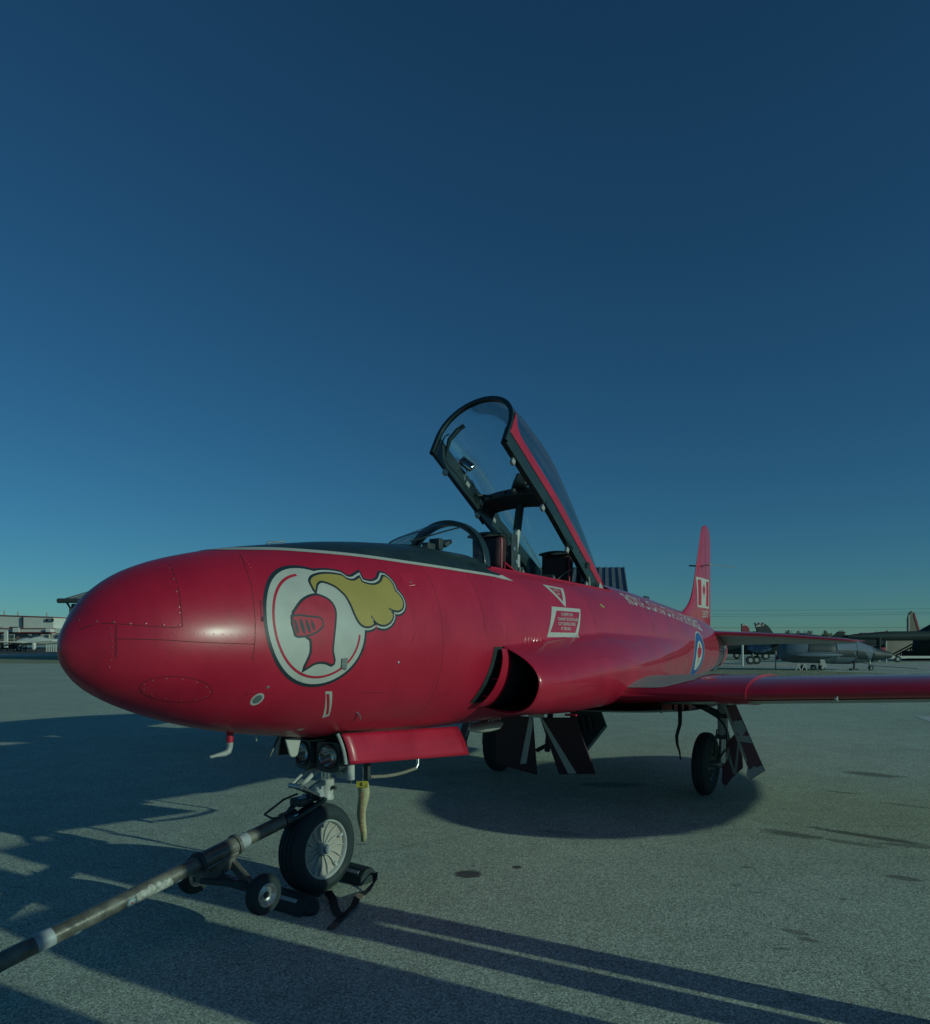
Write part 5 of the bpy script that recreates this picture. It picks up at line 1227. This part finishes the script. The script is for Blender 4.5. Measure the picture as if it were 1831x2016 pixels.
mb = MB(); mb.tube([(.2, -.8, c.z - .9), (.2, -.8, 1.0)], .10, 8); mb.tube([(-.3, -.8, c.z - .9), (.15, -.8, 1.1)], .06, 8); mb.build('undercarriage', M['bl_dark'], T_)
wheelset(T_, [(.2, -1.0), (.2, -.5)], .45, .3)
c = at(1634, 1274, 50) - T_.location; 
mb = MB(); mb.tube([at(1730, 1254, 53) - T_.location, at(1730, 1278, 53) - T_.location], .16, 8); mb.build('pylon', M['bl_dark'], T_)
mb = MB(); blob_body(mb, [(-.4, 0, .04, .04), (-.25, 0, .13, .13), (.1, 0, .19, .19), (.3, 0, .15, .15), (.38, 0, .04, .04)], 16); c = at(1735, 1279, 53) - T_.location; mb.v = [(x + c.x, y + c.y, z + c.z) for x, y, z in mb.v]; mb.build('wing_pod', M['trim_red'], T_)
# white and red patrol aircraft behind it, tall fin
P_ = thing('patrol_aircraft', 'old aircraft with a tall rounded olive and red fin behind the dark wing', 'aircraft', (at(1802, 1262, 78).x, 78, 0), 0)
def atl(o, px, py, d): return at(px, py, d) - o.location
poly = [atl(P_, x, y, 78) for x, y in [(1789, 1300), (1788, 1218), (1791, 1207), (1796, 1202.5), (1801, 1206), (1806, 1222), (1815, 1256), (1822, 1275), (1822, 1300)]]
MB().prism(poly, (0, .35, 0)).build('fin', M['olive_fin'], P_, smooth=False, bevel=.1)
poly = [atl(P_, x, y, 77.95) for x, y in [(1800.5, 1206), (1806, 1222), (1815, 1256), (1812, 1256), (1803, 1224), (1799, 1212)]]
MB().prism(poly, (0, .05, 0)).build('fin_leading_edge', M['trim_red'], P_, smooth=False)
poly = [atl(P_, x, y, 77.95) for x, y in [(1788.5, 1212), (1791.5, 1208), (1791.5, 1300), (1788.5, 1300)]]
MB().prism(poly, (0, .04, 0)).build('rudder', M['bgrey'], P_, smooth=False)
mb = MB(); blob_body(mb, [(-.8, 0, .6, .5), (1, 0, 1.0, 1.0), (4, 0, 1.1, 1.1), (9, 0, 1.1, 1.1)], 18); c = atl(P_, 1800, 1284, 78); mb.v = [(x + c.x, y + c.y, z + c.z) for x, y, z in mb.v]; mb.build('fuselage', M['trim_red'], P_)
mb = MB(); blob_body(mb, [(-1.0, 0, .35, .3), (-.6, 0, .8, .8), (.6, 0, .95, .9), (4, 0, .95, .9)], 18); c = atl(P_, 1822, 1278, 62); mb.v = [(x + c.x, y + c.y, z + c.z) for x, y, z in mb.v]; mb.build('engine_cowl', M['tarp'], P_)
wheelset(P_, [(1.2, -1)], .45, .3)
# dark jets with blue covers behind the tail of the red one
D_ = thing('dark_jet', 'dark green jet with a blue nose cover parked beyond the lawn', 'aircraft', (at(1460, 1300, 50).x, 50, 0), R(-4))
secs = [(-2.2, 1.2, .35, .35), (-1.2, 1.25, .5, .5), (0, 1.3, .62, .6), (1.4, 1.3, .62, .6), (3, 1.25, .55, .5), (4.6, 1.2, .4, .4)]
blob_body(MB(), secs, 20).build('fuselage', M['bl_dark'], D_)
M['cover_blue'] = mat('blue_cover_cloth', (.05, .13, .24), .8, var=.5, scale=4, bump=.8, bscale=7)
blob_body(MB(), [(.2, 1.35, .55, .64), (.5, 1.4, .68, .68), (1.3, 1.38, .68, .68), (1.8, 1.32, .58, .62)], 20).build('nose_cover', M['cover_blue'], D_)
mb = MB(); mb.add([(1.0, -1.9, 1.52), (1.1, 0, 1.62), (3.1, 0, 1.60), (2.9, -1.9, 1.50), (1.0, -1.9, 1.46), (1.1, 0, 1.54), (3.1, 0, 1.52), (2.9, -1.9, 1.44)], [(0, 1, 2, 3), (7, 6, 5, 4), (0, 3, 7, 4), (0, 4, 5, 1), (2, 6, 7, 3)]); mb.build('wing', M['bwhite'], D_, smooth=False)
wheelset(D_, [(.5, -.3), (1.1, .3)], .3, .2)
mb = MB(); mb.tube([(.6, -.3, .3), (.7, -.2, 1.0)], .08, 8); mb.tube([(1.2, .3, .3), (1.1, .2, 1.0)], .08, 8); mb.build('undercarriage', M['dark'], D_)
D2 = thing('dark_jet', 'dark swept wing jet whose raked fin has a checkered tip, behind the tailplane', 'aircraft', (at(1490, 1300, 62).x, 62, 0), 0)
blob_body(MB(), [(-3, 1.5, .6, .6), (0, 1.55, .8, .8), (4, 1.5, .75, .75), (7, 1.4, .5, .5)], 18).build('fuselage', M['bl_dark'], D2)
fp = [(1486, 1226), (1504, 1226), (1513, 1233), (1524, 1248), (1530, 1262), (1497, 1262), (1492, 1246)]
MB().prism([atl(D2, x, y, 62) for x, y in fp], (0, .2, 0)).build('fin', M['camo_dark'], D2, smooth=False)
for r_ in range(2):
    for c_ in range(5):
        if (r_ + c_) % 2 == 0:
            x = 1487.5 + 3.8*c_ + 1.2*r_; y = 1226.5 + 3*r_
            MB().prism([atl(D2, *q, 61.99) for q in ((x, y), (x + 3.4, y), (x + 4.2, y + 2.8), (x + .8, y + 2.8))], (0, .01, 0)).build('checker', M['cream'], D2, smooth=False)
MB().prism([atl(D2, *q, 61.98) for q in ((1488, 1232), (1498, 1231), (1499, 1233), (1489, 1234))], (0, .01, 0)).build('fin_stripe', M['bwhite'], D2, smooth=False)
wheelset(D2, [(.5, -.6), (3.6, 0)], .35, .25)
D3 = thing('old_jet', 'old jet behind the others with only its cream fin and red badge showing', 'aircraft', (at(1465, 1300, 70).x, 70, 0), 0)
MB().prism([atl(D3, x, y, 70) for x, y in [(1460, 1229), (1463, 1227.5), (1468, 1228), (1472, 1235), (1478, 1254), (1462, 1254)]], (0, .25, 0)).build('fin', M['cream'], D3, smooth=False, bevel=.05)
MB().lathe([(0, 0), (.42, 0), (.4, .02)], atl(D3, 1467, 1240, 69.98), (0, 1, 0), 16).build('badge', M['trim_red'], D3)
blob_body(MB(), [(-4, 1.5, .5, .5), (-1, 1.6, .7, .7), (2, 1.6, .7, .7)], 14).build('fuselage', M['bl_dark'], D3); wheelset(D3, [(-2, 0)], .35, .25)
MB().tube([atl(D3, 1460, 1228, 69.8), atl(D3, 1460, 1262, 69.8)], .04, 6).build('post', M['bl_dark'], D3)
# concrete blast wall with steps
cw0, cw1 = at(1742, 1300, 66), at(1835, 1300, 66)
wl = thing('concrete_wall', 'weathered pale concrete blast wall behind the parked aircraft on the right', 'wall', (0, 0, 0))
M['oldconc'] = mat('weathered_concrete', (.30, .28, .23), .9, var=.35, scale=.8)
for i in range(4):
    xa = cw0.x + (cw1.x + 6 - cw0.x)*i/4; xb = cw0.x + (cw1.x + 6 - cw0.x)*(i + 1)/4 - .05
    MB().box(((xa + xb)/2, 66, .9), (xb - xa, .5, 1.85)).build('wall_panel', M['oldconc'], wl, smooth=False)
sp = thing('steel_steps', 'dark steel access steps leaning before the concrete wall', 'steps', tuple(at(1782, 1300, 60)[:2]) + (0,))
MB().tube([(-1.2, 0, .2), (1.0, 0, 1.35)], .06, 6).build('rail', M['bl_dark'], sp); MB().tube([(-1.2, .7, .2), (1.0, .7, 1.35)], .06, 6).build('rail', M['bl_dark'], sp)
for k in range(5): MB().tube([(-.8 + .42*k, 0, 0), (-.8 + .42*k, 0, .45 + .22*k)], .045, 6).build('post', M['bl_dark'], sp)
MB().box((1.6, .3, .4), (2.8, 1.0, .8)).build('base', M['bl_dark'], sp, smooth=False)
tr = thing('ground_trailer', 'low white framed trailer standing by the steel steps', 'trailer', tuple(at(1735, 1300, 55)[:2]) + (0,))
mb = MB(); mb.box((0, 0, .35), (3.2, .9, .10)); mb.box((-1.4, 0, .55), (.1, .8, .5)); mb.box((.2, 0, .55), (.1, .8, .5)); mb.build('frame', M['bwhite'], tr); wheelset(tr, [(-1, -.4), (1, -.4)], .25, .15)
bn = thing('boundary_beam', 'long pale beam on the ground right of the camouflaged jet', 'beam', tuple(at(1785, 1300, 57)[:2]) + (0,))
MB().box((0, 0, .35), (5.2, .2, .18)).build('beam', M['bwhite'], bn); MB().box((-2.2, 0, .13), (.2, .2, .26)).build('foot', M['bgrey'], bn); MB().box((2.2, 0, .13), (.2, .2, .26)).build('foot', M['bgrey'], bn)
# posts and cones
for (x, y0_, y1_, d, lab, m, r) in [(1461.6, 1269, 1311, 47, 'slim white post standing right of the red tail', 'bwhite', .07), (1744, 1257, 1300, 54, 'slim pale pole beside the red wing pod', 'cream', .07)]:
    p = at(x, 1262, d); top = at(x, y0_, d).z
    o = MB().tube([(0, 0, 0), (0, 0, max(1, top))], r, 10).build('marker_post', M[m]); o.location = (p.x, p.y, 0); tag(o, lab, 'post')
o = thing('marker_flag', 'small red and white marker stand at the tail of the camouflaged jet', 'marker', tuple(at(1527, 1300, 42)[:2]) + (0,))
MB().tube([(0, 0, 0), (0, 0, 1.05)], .035, 6).build('stick', M['cream'], o); MB().add([(0, 0, 1.05), (.22, 0, .55), (.0, 0, .5), (0, .02, 1.05), (.22, .02, .55), (0, .02, .5)], [(0, 1, 2), (5, 4, 3), (0, 3, 4, 1), (1, 4, 5, 2)]).build('pennant', M['trim_red'], o, smooth=False)

# trees: trunk, limbs and a crown of leaf clumps
M['bark'] = mat('bark', (.07, .06, .05), .9, var=.3, scale=6)
def leafmat(name, c1, c2):
    m, t, b = new_mat(name); L = t.links.new
    g = t.nodes.new('ShaderNodeNewGeometry'); no = t.nodes.new('ShaderNodeTexNoise'); no.inputs['Scale'].default_value = 1.1; no.inputs['Detail'].default_value = 3
    L(g.outputs['Position'], no.inputs['Vector']); cr = t.nodes.new('ShaderNodeMix'); cr.data_type = 'RGBA'
    mr = t.nodes.new('ShaderNodeMapRange'); mr.inputs['From Min'].default_value = .4; mr.inputs['From Max'].default_value = .62; L(no.outputs['Fac'], mr.inputs['Value'])
    L(mr.outputs[0], cr.inputs['Factor']); cr.inputs['A'].default_value = (*c1, 1); cr.inputs['B'].default_value = (*c2, 1); L(cr.outputs['Result'], b.inputs['Base Color']); b.inputs['Roughness'].default_value = .8
    return m
M['leaf_red'] = leafmat('autumn_leaves', (.12, .04, .045), (.07, .06, .035)); M['leaf_green'] = leafmat('dark_leaves', (.035, .055, .03), (.075, .07, .03)); M['leaf_tan'] = leafmat('dry_reeds', (.20, .13, .09), (.12, .06, .06))
def tree(px, base_d, top_y, half_w_px, m, label, seed, group='trees along the far field edge', cat='tree', name='tree', n=1100, low=.18):
    rg = random.Random(seed); p = at(px, 1262, base_d); Ht = at(px, top_y, base_d).z; hw = half_w_px/1424*base_d
    o = thing(name, label, cat, (p.x, p.y, 0), 0, group)
    mb = MB(); mb.tube([(0, 0, 0), (.05*Ht, 0, Ht*.35), (.02*Ht, 0, Ht*.7)], .03*Ht, 7, rr=[.035*Ht, .025*Ht, .01*Ht])
    for k in range(5):
        a = rg.uniform(0, 6.28); mb.tube([(.03*Ht, 0, Ht*.3), (hw*.6*math.cos(a), hw*.6*math.sin(a), Ht*rg.uniform(.55, .85))], .012*Ht, 5, rr=[.015*Ht, .004*Ht])
    mb.build('trunk', M['bark'], o)
    lobes = [(rg.uniform(-.6, .6)*hw, rg.uniform(-.5, .5)*hw, Ht*rg.uniform(low + .2, .78), rg.uniform(.30, .55)) for _ in range(9)]
    vs = []; fs = []
    for i in range(n):
        lx, ly, lz, lr = rg.choice(lobes); r_ = lr*rg.random()**.4
        d = Vector((rg.gauss(0, 1), rg.gauss(0, 1), rg.gauss(0, 1))).normalized()
        c = Vector((lx + d.x*r_*hw, ly + d.y*r_*hw, min(Ht, max(low*Ht, lz + d.z*r_*Ht*.55)))); s_ = Ht*rg.uniform(.022, .05)
        u = Vector((rg.gauss(0, 1), rg.gauss(0, 1), rg.gauss(0, 1))).normalized()*s_; v = u.orthogonal().normalized()*s_*.8
        k = len(vs); vs += [c - u, c - v*.7, c + u, c + v*.7]; fs.append((k, k+1, k+2, k+3))
    MB().add(vs, fs).build('crown', m, o, smooth=False)
    return o
spec = [(1481, 105, 1243, 9), (1549, 100, 1242, 8), (1570, 104, 1243, 7), (1592, 100, 1241, 10), (1628, 98, 1240, 13), (1655, 96, 1241, 12), (1700, 94, 1244, 16), (1762, 92, 1240, 26), (1830, 90, 1236, 20), (1441, 110, 1247, 6), (1608, 120, 1245, 9), (1450, 118, 1246, 8)]
labs = ['red brown bush top above the dark checkered fin', 'small round red brown tree over the outer tailplane', 'second small red brown crown right along the tailplane', 'broader bushy crown over the tailplane middle', 'low dark crown between the tailplane and the red wing edge', 'spreading autumn tree above the tailplane tip', 'dark bushy tree above the red wing edge', 'reddish tree left of the tall cream fin', 'dark tree at the frame edge behind the transport', 'faint low tree right beside the red fin base', 'hazy low crown behind the tailplane', 'low crown behind the old cream fin']
for i, ((px, d, ty, hw), lb) in enumerate(zip(spec, labs)): tree(px, d, ty, hw, M['leaf_red'] if i % 3 != 1 else M['leaf_green'], lb, 10 + i)
for i, (px, d, ty, hw, lb) in enumerate([(1705, 72, 1254, 18, 'dark thick bush behind the camouflaged jet nose'), (1728, 74, 1255, 16, 'dense dark bush above the concrete wall, left end'), (1757, 74, 1252, 20, 'dense dark red bush above the concrete wall, middle'), (1784, 75, 1254, 18, 'reddish bush beside the tall fin foot')]):
    tree(px, d, ty, hw, M['leaf_green'] if i < 2 else M['leaf_red'], lb, 40 + i, 'bushes above the concrete wall', 'bush', 'bush', 900, .02)
for i, (px, py, d, lb) in enumerate([(1258, 1207, 90, 'thin bare treetop peeking over the red spine'), (1318, 1196, 90, 'bare twig crown left of the red fin root')]):
    tree(px, d, py, 12, M['leaf_green'], lb, 60 + i, 'treetops over the spine', 'tree', 'tree', 160, .5)

# far tree line that reads as one dark mass behind the parked aircraft
rg = random.Random(5); vs = []; fs = []
for i in range(9000):
    px_ = rg.uniform(1405, 1900); d = rg.uniform(86, 93); q = at(px_, 1262, d); h_ = 1.9 + .45*math.sin(px_*.07) + .35*math.sin(px_*.19 + 1) + rg.uniform(-.5, .35)
    c = Vector((q.x, q.y, h_*rg.random()**.55)); s_ = rg.uniform(.06, .15)
    u = Vector((rg.gauss(0, 1), rg.gauss(0, 1), rg.gauss(0, 1))).normalized()*s_; v = u.orthogonal().normalized()*s_*.8
    k = len(vs); vs += [c - u, c - v*.7, c + u, c + v*.7]; fs.append((k, k+1, k+2, k+3))
o = MB().add(vs, fs).build('treeline', M['leaf_green'], smooth=False, kind='stuff'); tag(o, 'dark low line of trees and scrub behind the parked aircraft', 'treeline')
# more stored airframes in the cluster behind the tailplane
for k, (px_, d, L_, lab) in enumerate(((1420, 66, 7, 'dark airframe half hidden by the red tail cone'), (1580, 70, 8, 'dark hull behind the camouflaged jet'), (1700, 68, 6, 'dark hull beside the concrete wall'))):
    o = thing('stored_airframe', lab, 'aircraft', (at(px_, 1262, d).x, d, 0), 0, 'dark stored airframes')
    b_ = blob_body(MB(), [(-L_/2, 1.3, .2, .2), (-L_/4, 1.4, .6, .6), (0, 1.45, .75, .7), (L_/4, 1.4, .65, .6), (L_/2, 1.3, .3, .3)], 16).build('fuselage', M['bl_dark'], o)
    blob_body(MB(), [(-.9, 2.0, .1, .2), (-.3, 2.1, .3, .35), (.5, 2.1, .3, .35), (1.2, 2.0, .08, .15)], 12).build('canopy_cover', M['tarp'], o)
    MB().box((.2, -.9, 1.2), (1.8, 2.2, .10)).build('wing', M['camo_dark'], o); wheelset(o, [(-1.0, -.3), (1.3, -.3)], .32, .2)
    MB().prism([(L_/2 - 1.6, 0, 1.6), (L_/2 - .2, 0, 1.5), (L_/2, 0, 2.5), (L_/2 - .6, 0, 2.5)], (0, .12, 0)).build('fin', M['bl_dark'], o, smooth=False)
# power lines and poles
M['wire'] = mat('wire', (.12, .16, .17), .7)
pl_ = [thing('power_pole', lb, 'pole', (x, y, 0), 0, 'power poles far behind') for x, y, lb in ((-75, 150, 'power pole far left behind the white building'), (140, 150, 'power pole far right behind the aircraft park'), (at(1434, 1262, 135).x, 135, 'thin utility mast just right of the red fin'))]
for o, h_ in zip(pl_, (13, 13, 3.2)):
    MB().tube([(0, 0, 0), (0, 0, h_)], .12 if h_ > 5 else .06, 8).build('mast', M['bark'] if h_ > 5 else M['bwhite'], o)
    MB().box((0, 0, h_ - .5), (2.4 if h_ > 5 else .8, .1, .1)).build('crossarm', M['bark'], o)
for i, (ya, yb, sag) in enumerate([(1192, 1190, 12), (1200, 1197, 12), (1205, 1200, 12), (1232, 1234, 3), (1249, 1249, 1.5)]):
    A = at(200, ya, 150); B = at(2250, yb, 150)
    pts = []
    for k in range(41):
        u = k/40; q = A.lerp(B, u); q.z -= sag/1424*150*(4*u*(1-u)); pts.append(q)
    o = MB().tube(pts, .022 if i < 3 else .035, 4).build('power_line', M['wire']); tag(o, ['uppermost sagging wire', 'second sagging wire from the top', 'third sagging wire from the top', 'fourth, nearly level wire', 'lowest wire just above the trees'][i] + ' crossing the sky', 'power line', 'power lines')

# hangar behind the jet: corrugated roof and walls
H_ = thing('hangar', 'large metal hangar behind the jet with corrugated grey roof', 'building', (0, 0, 0))
M['roof'] = mat('corrugated_roof_metal', (.20, .22, .23), .45, metal=.3, var=.12, scale=1)
M['siding'] = mat('pale_siding', (.40, .37, .28), .7, var=.08)
M['sidedark'] = mat('dark_siding', (.04, .05, .05), .6)
E0, E1_ = at(120, 1180, 60), at(1238, 1180, 60)
R0, R1 = at(330, 1117, 69), at(1229, 1117, 69)
ns = int((E1_.x - E0.x)/.62)
mb = MB()
for i in range(ns):
    def roofp(u, v): return E0.lerp(E1_, u).lerp(R0.lerp(R1, u), v)
    u0, u1 = i/ns, (i + 1)/ns; 
    a0, a1 = u0 + .86*(u1 - u0), u1
    up = Vector((0, -.08, .10))
    mb2 = MB(); mb2.add([roofp(u0, 0), roofp(a0, 0), roofp(a0, 1), roofp(u0, 1)], [(0, 1, 2, 3)]); 
    mb2.add([roofp(a0, 0), roofp(a0, 0) + up, roofp(a0, 1) + up, roofp(a0, 1), roofp(a1, 0) + up, roofp(a1, 1) + up, roofp(a1, 0), roofp(a1, 1)], [(0, 1, 2, 3), (1, 4, 5, 2), (4, 6, 7, 5)])
    mb2.build('roof_sheet', M['roof'], H_, smooth=False)
back = [E0 + Vector((0, 20, 0)), E1_ + Vector((0, 20, 0))]
MB().add([R0, R1, back[1], back[0], E0, E1_], [(0, 1, 2, 3), (4, 0, 3), (5, 2, 1)]).build('rear_roof', M['roof'], H_, smooth=False)
MB().tube([E0 + Vector((-.2, -.1, -.12)), E1_ + Vector((.1, -.1, -.12))], .20, 8).build('gutter', M['sidedark'], H_)
MB().box(((E0.x + E1_.x)/2, 70, E0.z/2 - .15), (E1_.x - E0.x - .9, 18.4, E0.z - .35)).build('wall', M['sidedark'], H_, smooth=False)
for i in range(int((E1_.x - E0.x - 5)/.5)):
    if i % 1 == 0: MB().box((E0.x + 1.35 + .5*i, 60.75, E0.z/2 - .6), (.30, .10, E0.z - 1.2)).build('siding_rib', M['siding'], H_, smooth=False)
mb = MB(); mb.tube([(E0.x + .25, 60.4, E0.z - .2), (E0.x + .45, 60.6, E0.z - .7), (E0.x + .45, 60.6, 0)], .09, 8); mb.build('downpipe', M['dark'], H_)
MB().box((E0.x + .85, 60.7, E0.z/2 - .2), (.7, .12, E0.z - .4)).build('corner_post', M['sidedark'], H_, smooth=False)

# white commercial building at the far left
B_ = thing('office_building', 'long white two storey building with dark red trim beyond the taxiway', 'building', (0, 0, 0))
BD = 150
def bb(name, x0, y0, x1, y1, m, d=BD, th=.3, bev=0, parent=None):
    a, b = at(x0, y1, d), at(x1, y0, d)
    return MB().box(((a.x + b.x)/2, d + th/2, (a.z + b.z)/2), (b.x - a.x, th, b.z - a.z)).build(name, m, parent or B_, smooth=False)
a, b = at(-60, 1262, BD), at(105, 1213.5, BD)
MB().add([at(-60, 1210, BD), at(105, 1215.5, BD), at(105, 1240, BD), at(-60, 1240, BD)] + [q + Vector((0, 30, 0)) for q in (at(-60, 1210, BD), at(105, 1215.5, BD), at(105, 1240, BD), at(-60, 1240, BD))], [(0, 1, 2, 3), (4, 7, 6, 5), (0, 4, 5, 1), (1, 5, 6, 2), (0, 3, 7, 4)]).build('upper_wall', M['bwhite'], B_, smooth=False)
MB().add([at(-60, 1208.5, BD - .2), at(106, 1214.3, BD - .2), at(106, 1215.8, BD - .2), at(-60, 1210.5, BD - .2)] + [q + Vector((0, 30, 0)) for q in (at(-60, 1208.5, BD), at(106, 1214.3, BD), at(106, 1215.8, BD), at(-60, 1210.5, BD))], [(0, 1, 2, 3), (4, 7, 6, 5), (0, 4, 5, 1), (1, 5, 6, 2), (3, 2, 6, 7)]).build('roof_edge', M['bred'], B_, smooth=False)
bb('lower_wall', -60, 1240, 99, 1262, M['bgrey'], BD - 3, 8)
bb('awning', -60, 1236.5, 99, 1238, M['bred'], BD - 5, 2); bb('fascia', -60, 1238, 99, 1244, M['bwhite'], BD - 4.8, 1.5); bb('trim', -60, 1244, 99, 1246, M['bred'], BD - 5, 2)
bb('wall_annex', 99, 1237, 150, 1246, M['bwhite'], BD - 1, 8); bb('wall_annex', 80, 1249, 150, 1264, M['cream'], BD - 6, 3); bb('trim', 99, 1246, 150, 1247.5, M['bgrey'], BD - 1.2, 1)
bb('downpipe', 43, 1214, 44.6, 1244, M['bl_dark'], BD - .5, .3)
sgn = bb('sign_board', 90, 1218, 105, 1223.6, M['camo_dark'], BD - .4, .2); bb('sign_panel', 94, 1218.4, 100, 1223.2, M['camo_light'], BD - .5, .1)
bb('roof_gear', 0, 1233.6, 5, 1236, M['bgrey'], BD - 5); bb('roof_gear', 18, 1234, 34, 1236.4, M['bl_dark'], BD - 5)
bb('sign_panel', 25, 1236, 37, 1244.5, M['bwhite'], BD - 5.6, .3); bb('sign_panel', 90, 1237, 99, 1244, M['bwhite'], BD - 5.6, .3)
for i, x in enumerate((3, 10, 17, 23, 56, 92, 112)):
    f_ = bb('window', x, 1249, x + 4.6, 1257, M['bwhite'], BD - 6.4, .2); bb('pane', x + .6, 1249.8, x + 4.0, 1256.2, M['window'], BD - 6.5, .15, parent=f_)
for i, x in enumerate((7, 34, 91)):
    bb('roof_mast', x, 1202 + 2*i, x + 1.2, 1216, M['bgrey'], BD + 2, .3)
# small white aeroplane in front of it
A_ = thing('light_aeroplane', 'small white low wing aeroplane parked before the white building', 'aircraft', tuple(at(66, 1262, 112)[:2]) + (0,), 0)
L_ = lambda x, y, d=112: at(x, y, d) - A_.location
mb = MB(); blob_body(mb, [(-2.6, 1.55, .1, .1), (-2.3, 1.5, .45, .5), (-1.0, 1.55, .6, .6), (.6, 1.7, .75, .65), (2.2, 1.55, .5, .5), (4.4, 1.65, .25, .25)], 18); mb.build('fuselage', M['bwhite'], A_)
blob_body(MB(), [(-.9, 2.0, .1, .3), (-.3, 2.05, .45, .5), (.6, 2.1, .50, .5), (1.3, 1.95, .2, .3)], 14).build('cabin_glass', M['window'], A_)
mb = MB(); mb.add([(-.9, 0, 1.25), (.9, 0, 1.25), (.6, -1, 1.45), (-5.2, -5.5, 1.62), (-4.6, -5.8, 1.62), (-.9, 0, 1.15), (.9, 0, 1.15), (.6, -1, 1.35), (-5.2, -5.5, 1.54), (-4.6, -5.8, 1.54)], [(0, 1, 2, 4, 3), (8, 9, 7, 6, 5), (0, 3, 8, 5), (3, 4, 9, 8), (4, 2, 7, 9), (2, 1, 6, 7)]); mb.build('wing', M['bwhite'], A_, smooth=False)
mb = MB(); mb.box((2.4, -2.5, 1.5), (4.6, 1.4, .12), Matrix.Rotation(R(-4), 3, 'Y')); mb.build('wing', M['bwhite'], A_)
mb = MB(); mb.prism([(3.6, 0, 1.7), (4.6, 0, 1.7), (4.9, 0, 3.2), (4.3, 0, 3.2)], (0, .12, 0)); mb.build('fin', M['bwhite'], A_, smooth=False)
mb = MB(); mb.box((2.1, -3.4, .85), (.5, .5, 1.1)); mb.build('wheel_fairing', M['bwhite'], A_, bevel=.15)
MB().box((-3.3, -1.5, 1.9), (.6, .2, 2.6)).build('propeller_guard', M['bwhite'], A_, bevel=.05)
wheelset(A_, [(-2.0, -1.2), (-1.3, -1.4), (2.1, -3.4)], .32, .2)
mb = MB(); mb.tube([(-1.9, -1.2, .3), (-1.6, -.3, 1.3)], .09, 6); mb.tube([(2.1, -3.4, .3), (1.9, -2.6, 1.4)], .09, 6); mb.build('undercarriage', M['bwhite'], A_)
# reddish reeds hedge
for i in range(5):
    tree(2 + 12*i, 116 - .5*i, 1251.5 + .8*(i % 2), 8, M['leaf_tan'], ['dry reddish hedge clump at the frame edge', 'second dry hedge clump before the white building', 'third dry hedge clump, under the aeroplane wing tip', 'fourth dry hedge clump beside the aeroplane nose wheel', 'last dry hedge clump behind the aeroplane wheel'][i], 80 + i, 'dry hedge before the building', 'hedge', 'hedge_clump', 700, .02)
for i in range(5):
    p = at(92 + 4.6*i, 1262, 109)
    o = MB().box((0, 0, .55), (.14, .14, 1.1)).build('white_bollard', M['bwhite']); o.location = (p.x, p.y, 0); tag(o, ['leftmost slim white bollard before the white building', 'second slim white bollard from the left beyond the lawn', 'middle one of five slim white bollards beyond the lawn', 'fourth slim white bollard, beside the one touching the red nose', 'slim white bollard touching the outline of the red nose'][i], 'bollard', 'white bollards')

# ================================================================== out of frame, towards the sun: made-up equipment added to cast the foreground shadows
cb = jthing('shadow_cabinet', 'unseen grey cabinet added beside the camera to cast a shadow', 'cabinet', (4.2, .165, 0))  # unseen stand-in for a bystander, added for its shadow across the nose wheel
mb = MB(); mb.box((0, 0, 1.36), (.42, .44, .80)); mb.build('body', M['bgrey'], cb, bevel=.02)
for y in (-.12, .125): MB().box((0, y, .52), (.20, .185, .86)).build('pedestal', M['bgrey'], cb, bevel=.01)
for k in range(3): MB().box((-.213, 0, 1.08 + .235*k), (.012, .38, .215)).build('drawer', M['red_matt'], cb, bevel=.004)
for x in (-.2, .2):
    for y in (-.15, .15): MB().lathe([(.0, -.02), (.05, -.02), (.06, 0), (.05, .02), (0, .02)], (x, y, .06), (0, 1, 0), 16).build('caster', M['rubber'], cb)
MB().tube([(-.22, -.17, 1.55), (-.27, -.17, 1.60), (-.27, .17, 1.60), (-.22, .17, 1.55)], .012, 8).build('push_handle', M['steel'], cb)
gc = jthing('shadow_cart', 'unseen yellow cart with a tall hood, added to cast shadows', 'cart', (4.6, -.70, 0))  # added out of view; its stepped outline shades the tow bar and tarmac
mb = MB(); mb.box((0, 0, .80), (.9, .42, 1.2)); mb.build('body', M['yellow'], gc, bevel=.04)
MB().box((0, .32, 1.15), (.5, .26, 1.9)).build('shadow_hood', M['yellow'], gc, bevel=.03)
MB().box((-.455, 0, 1.1), (.012, .3, .3)).build('control_panel', M['bgrey'], gc, bevel=.003)
lk = jthing('shadow_locker', 'unseen narrow grey locker added to cast a shadow', 'locker', (4.7, -1.50, 0))  # unseen block added to darken the front end of the tow bar
MB().box((0, 0, 1.0), (.45, .5, 1.9)).build('body', M['bgrey'], lk, bevel=.015)
MB().box((-.228, 0, 1.0), (.012, .46, 1.8)).build('door', M['bgrey'], lk, bevel=.004)
for y in (-.2, .2): MB().box((0, y, .025), (.4, .06, .05)).build('foot', M['dark'], lk)
for x in (-.4, .4):
    for y in (-.14, .14): MB().lathe([(.0, -.06), (.17, -.06), (.2, -.03), (.2, .03), (.17, .06), (0, .06)], (x, y, .2), (0, 1, 0), 20).build('wheel', M['rubber'], gc)
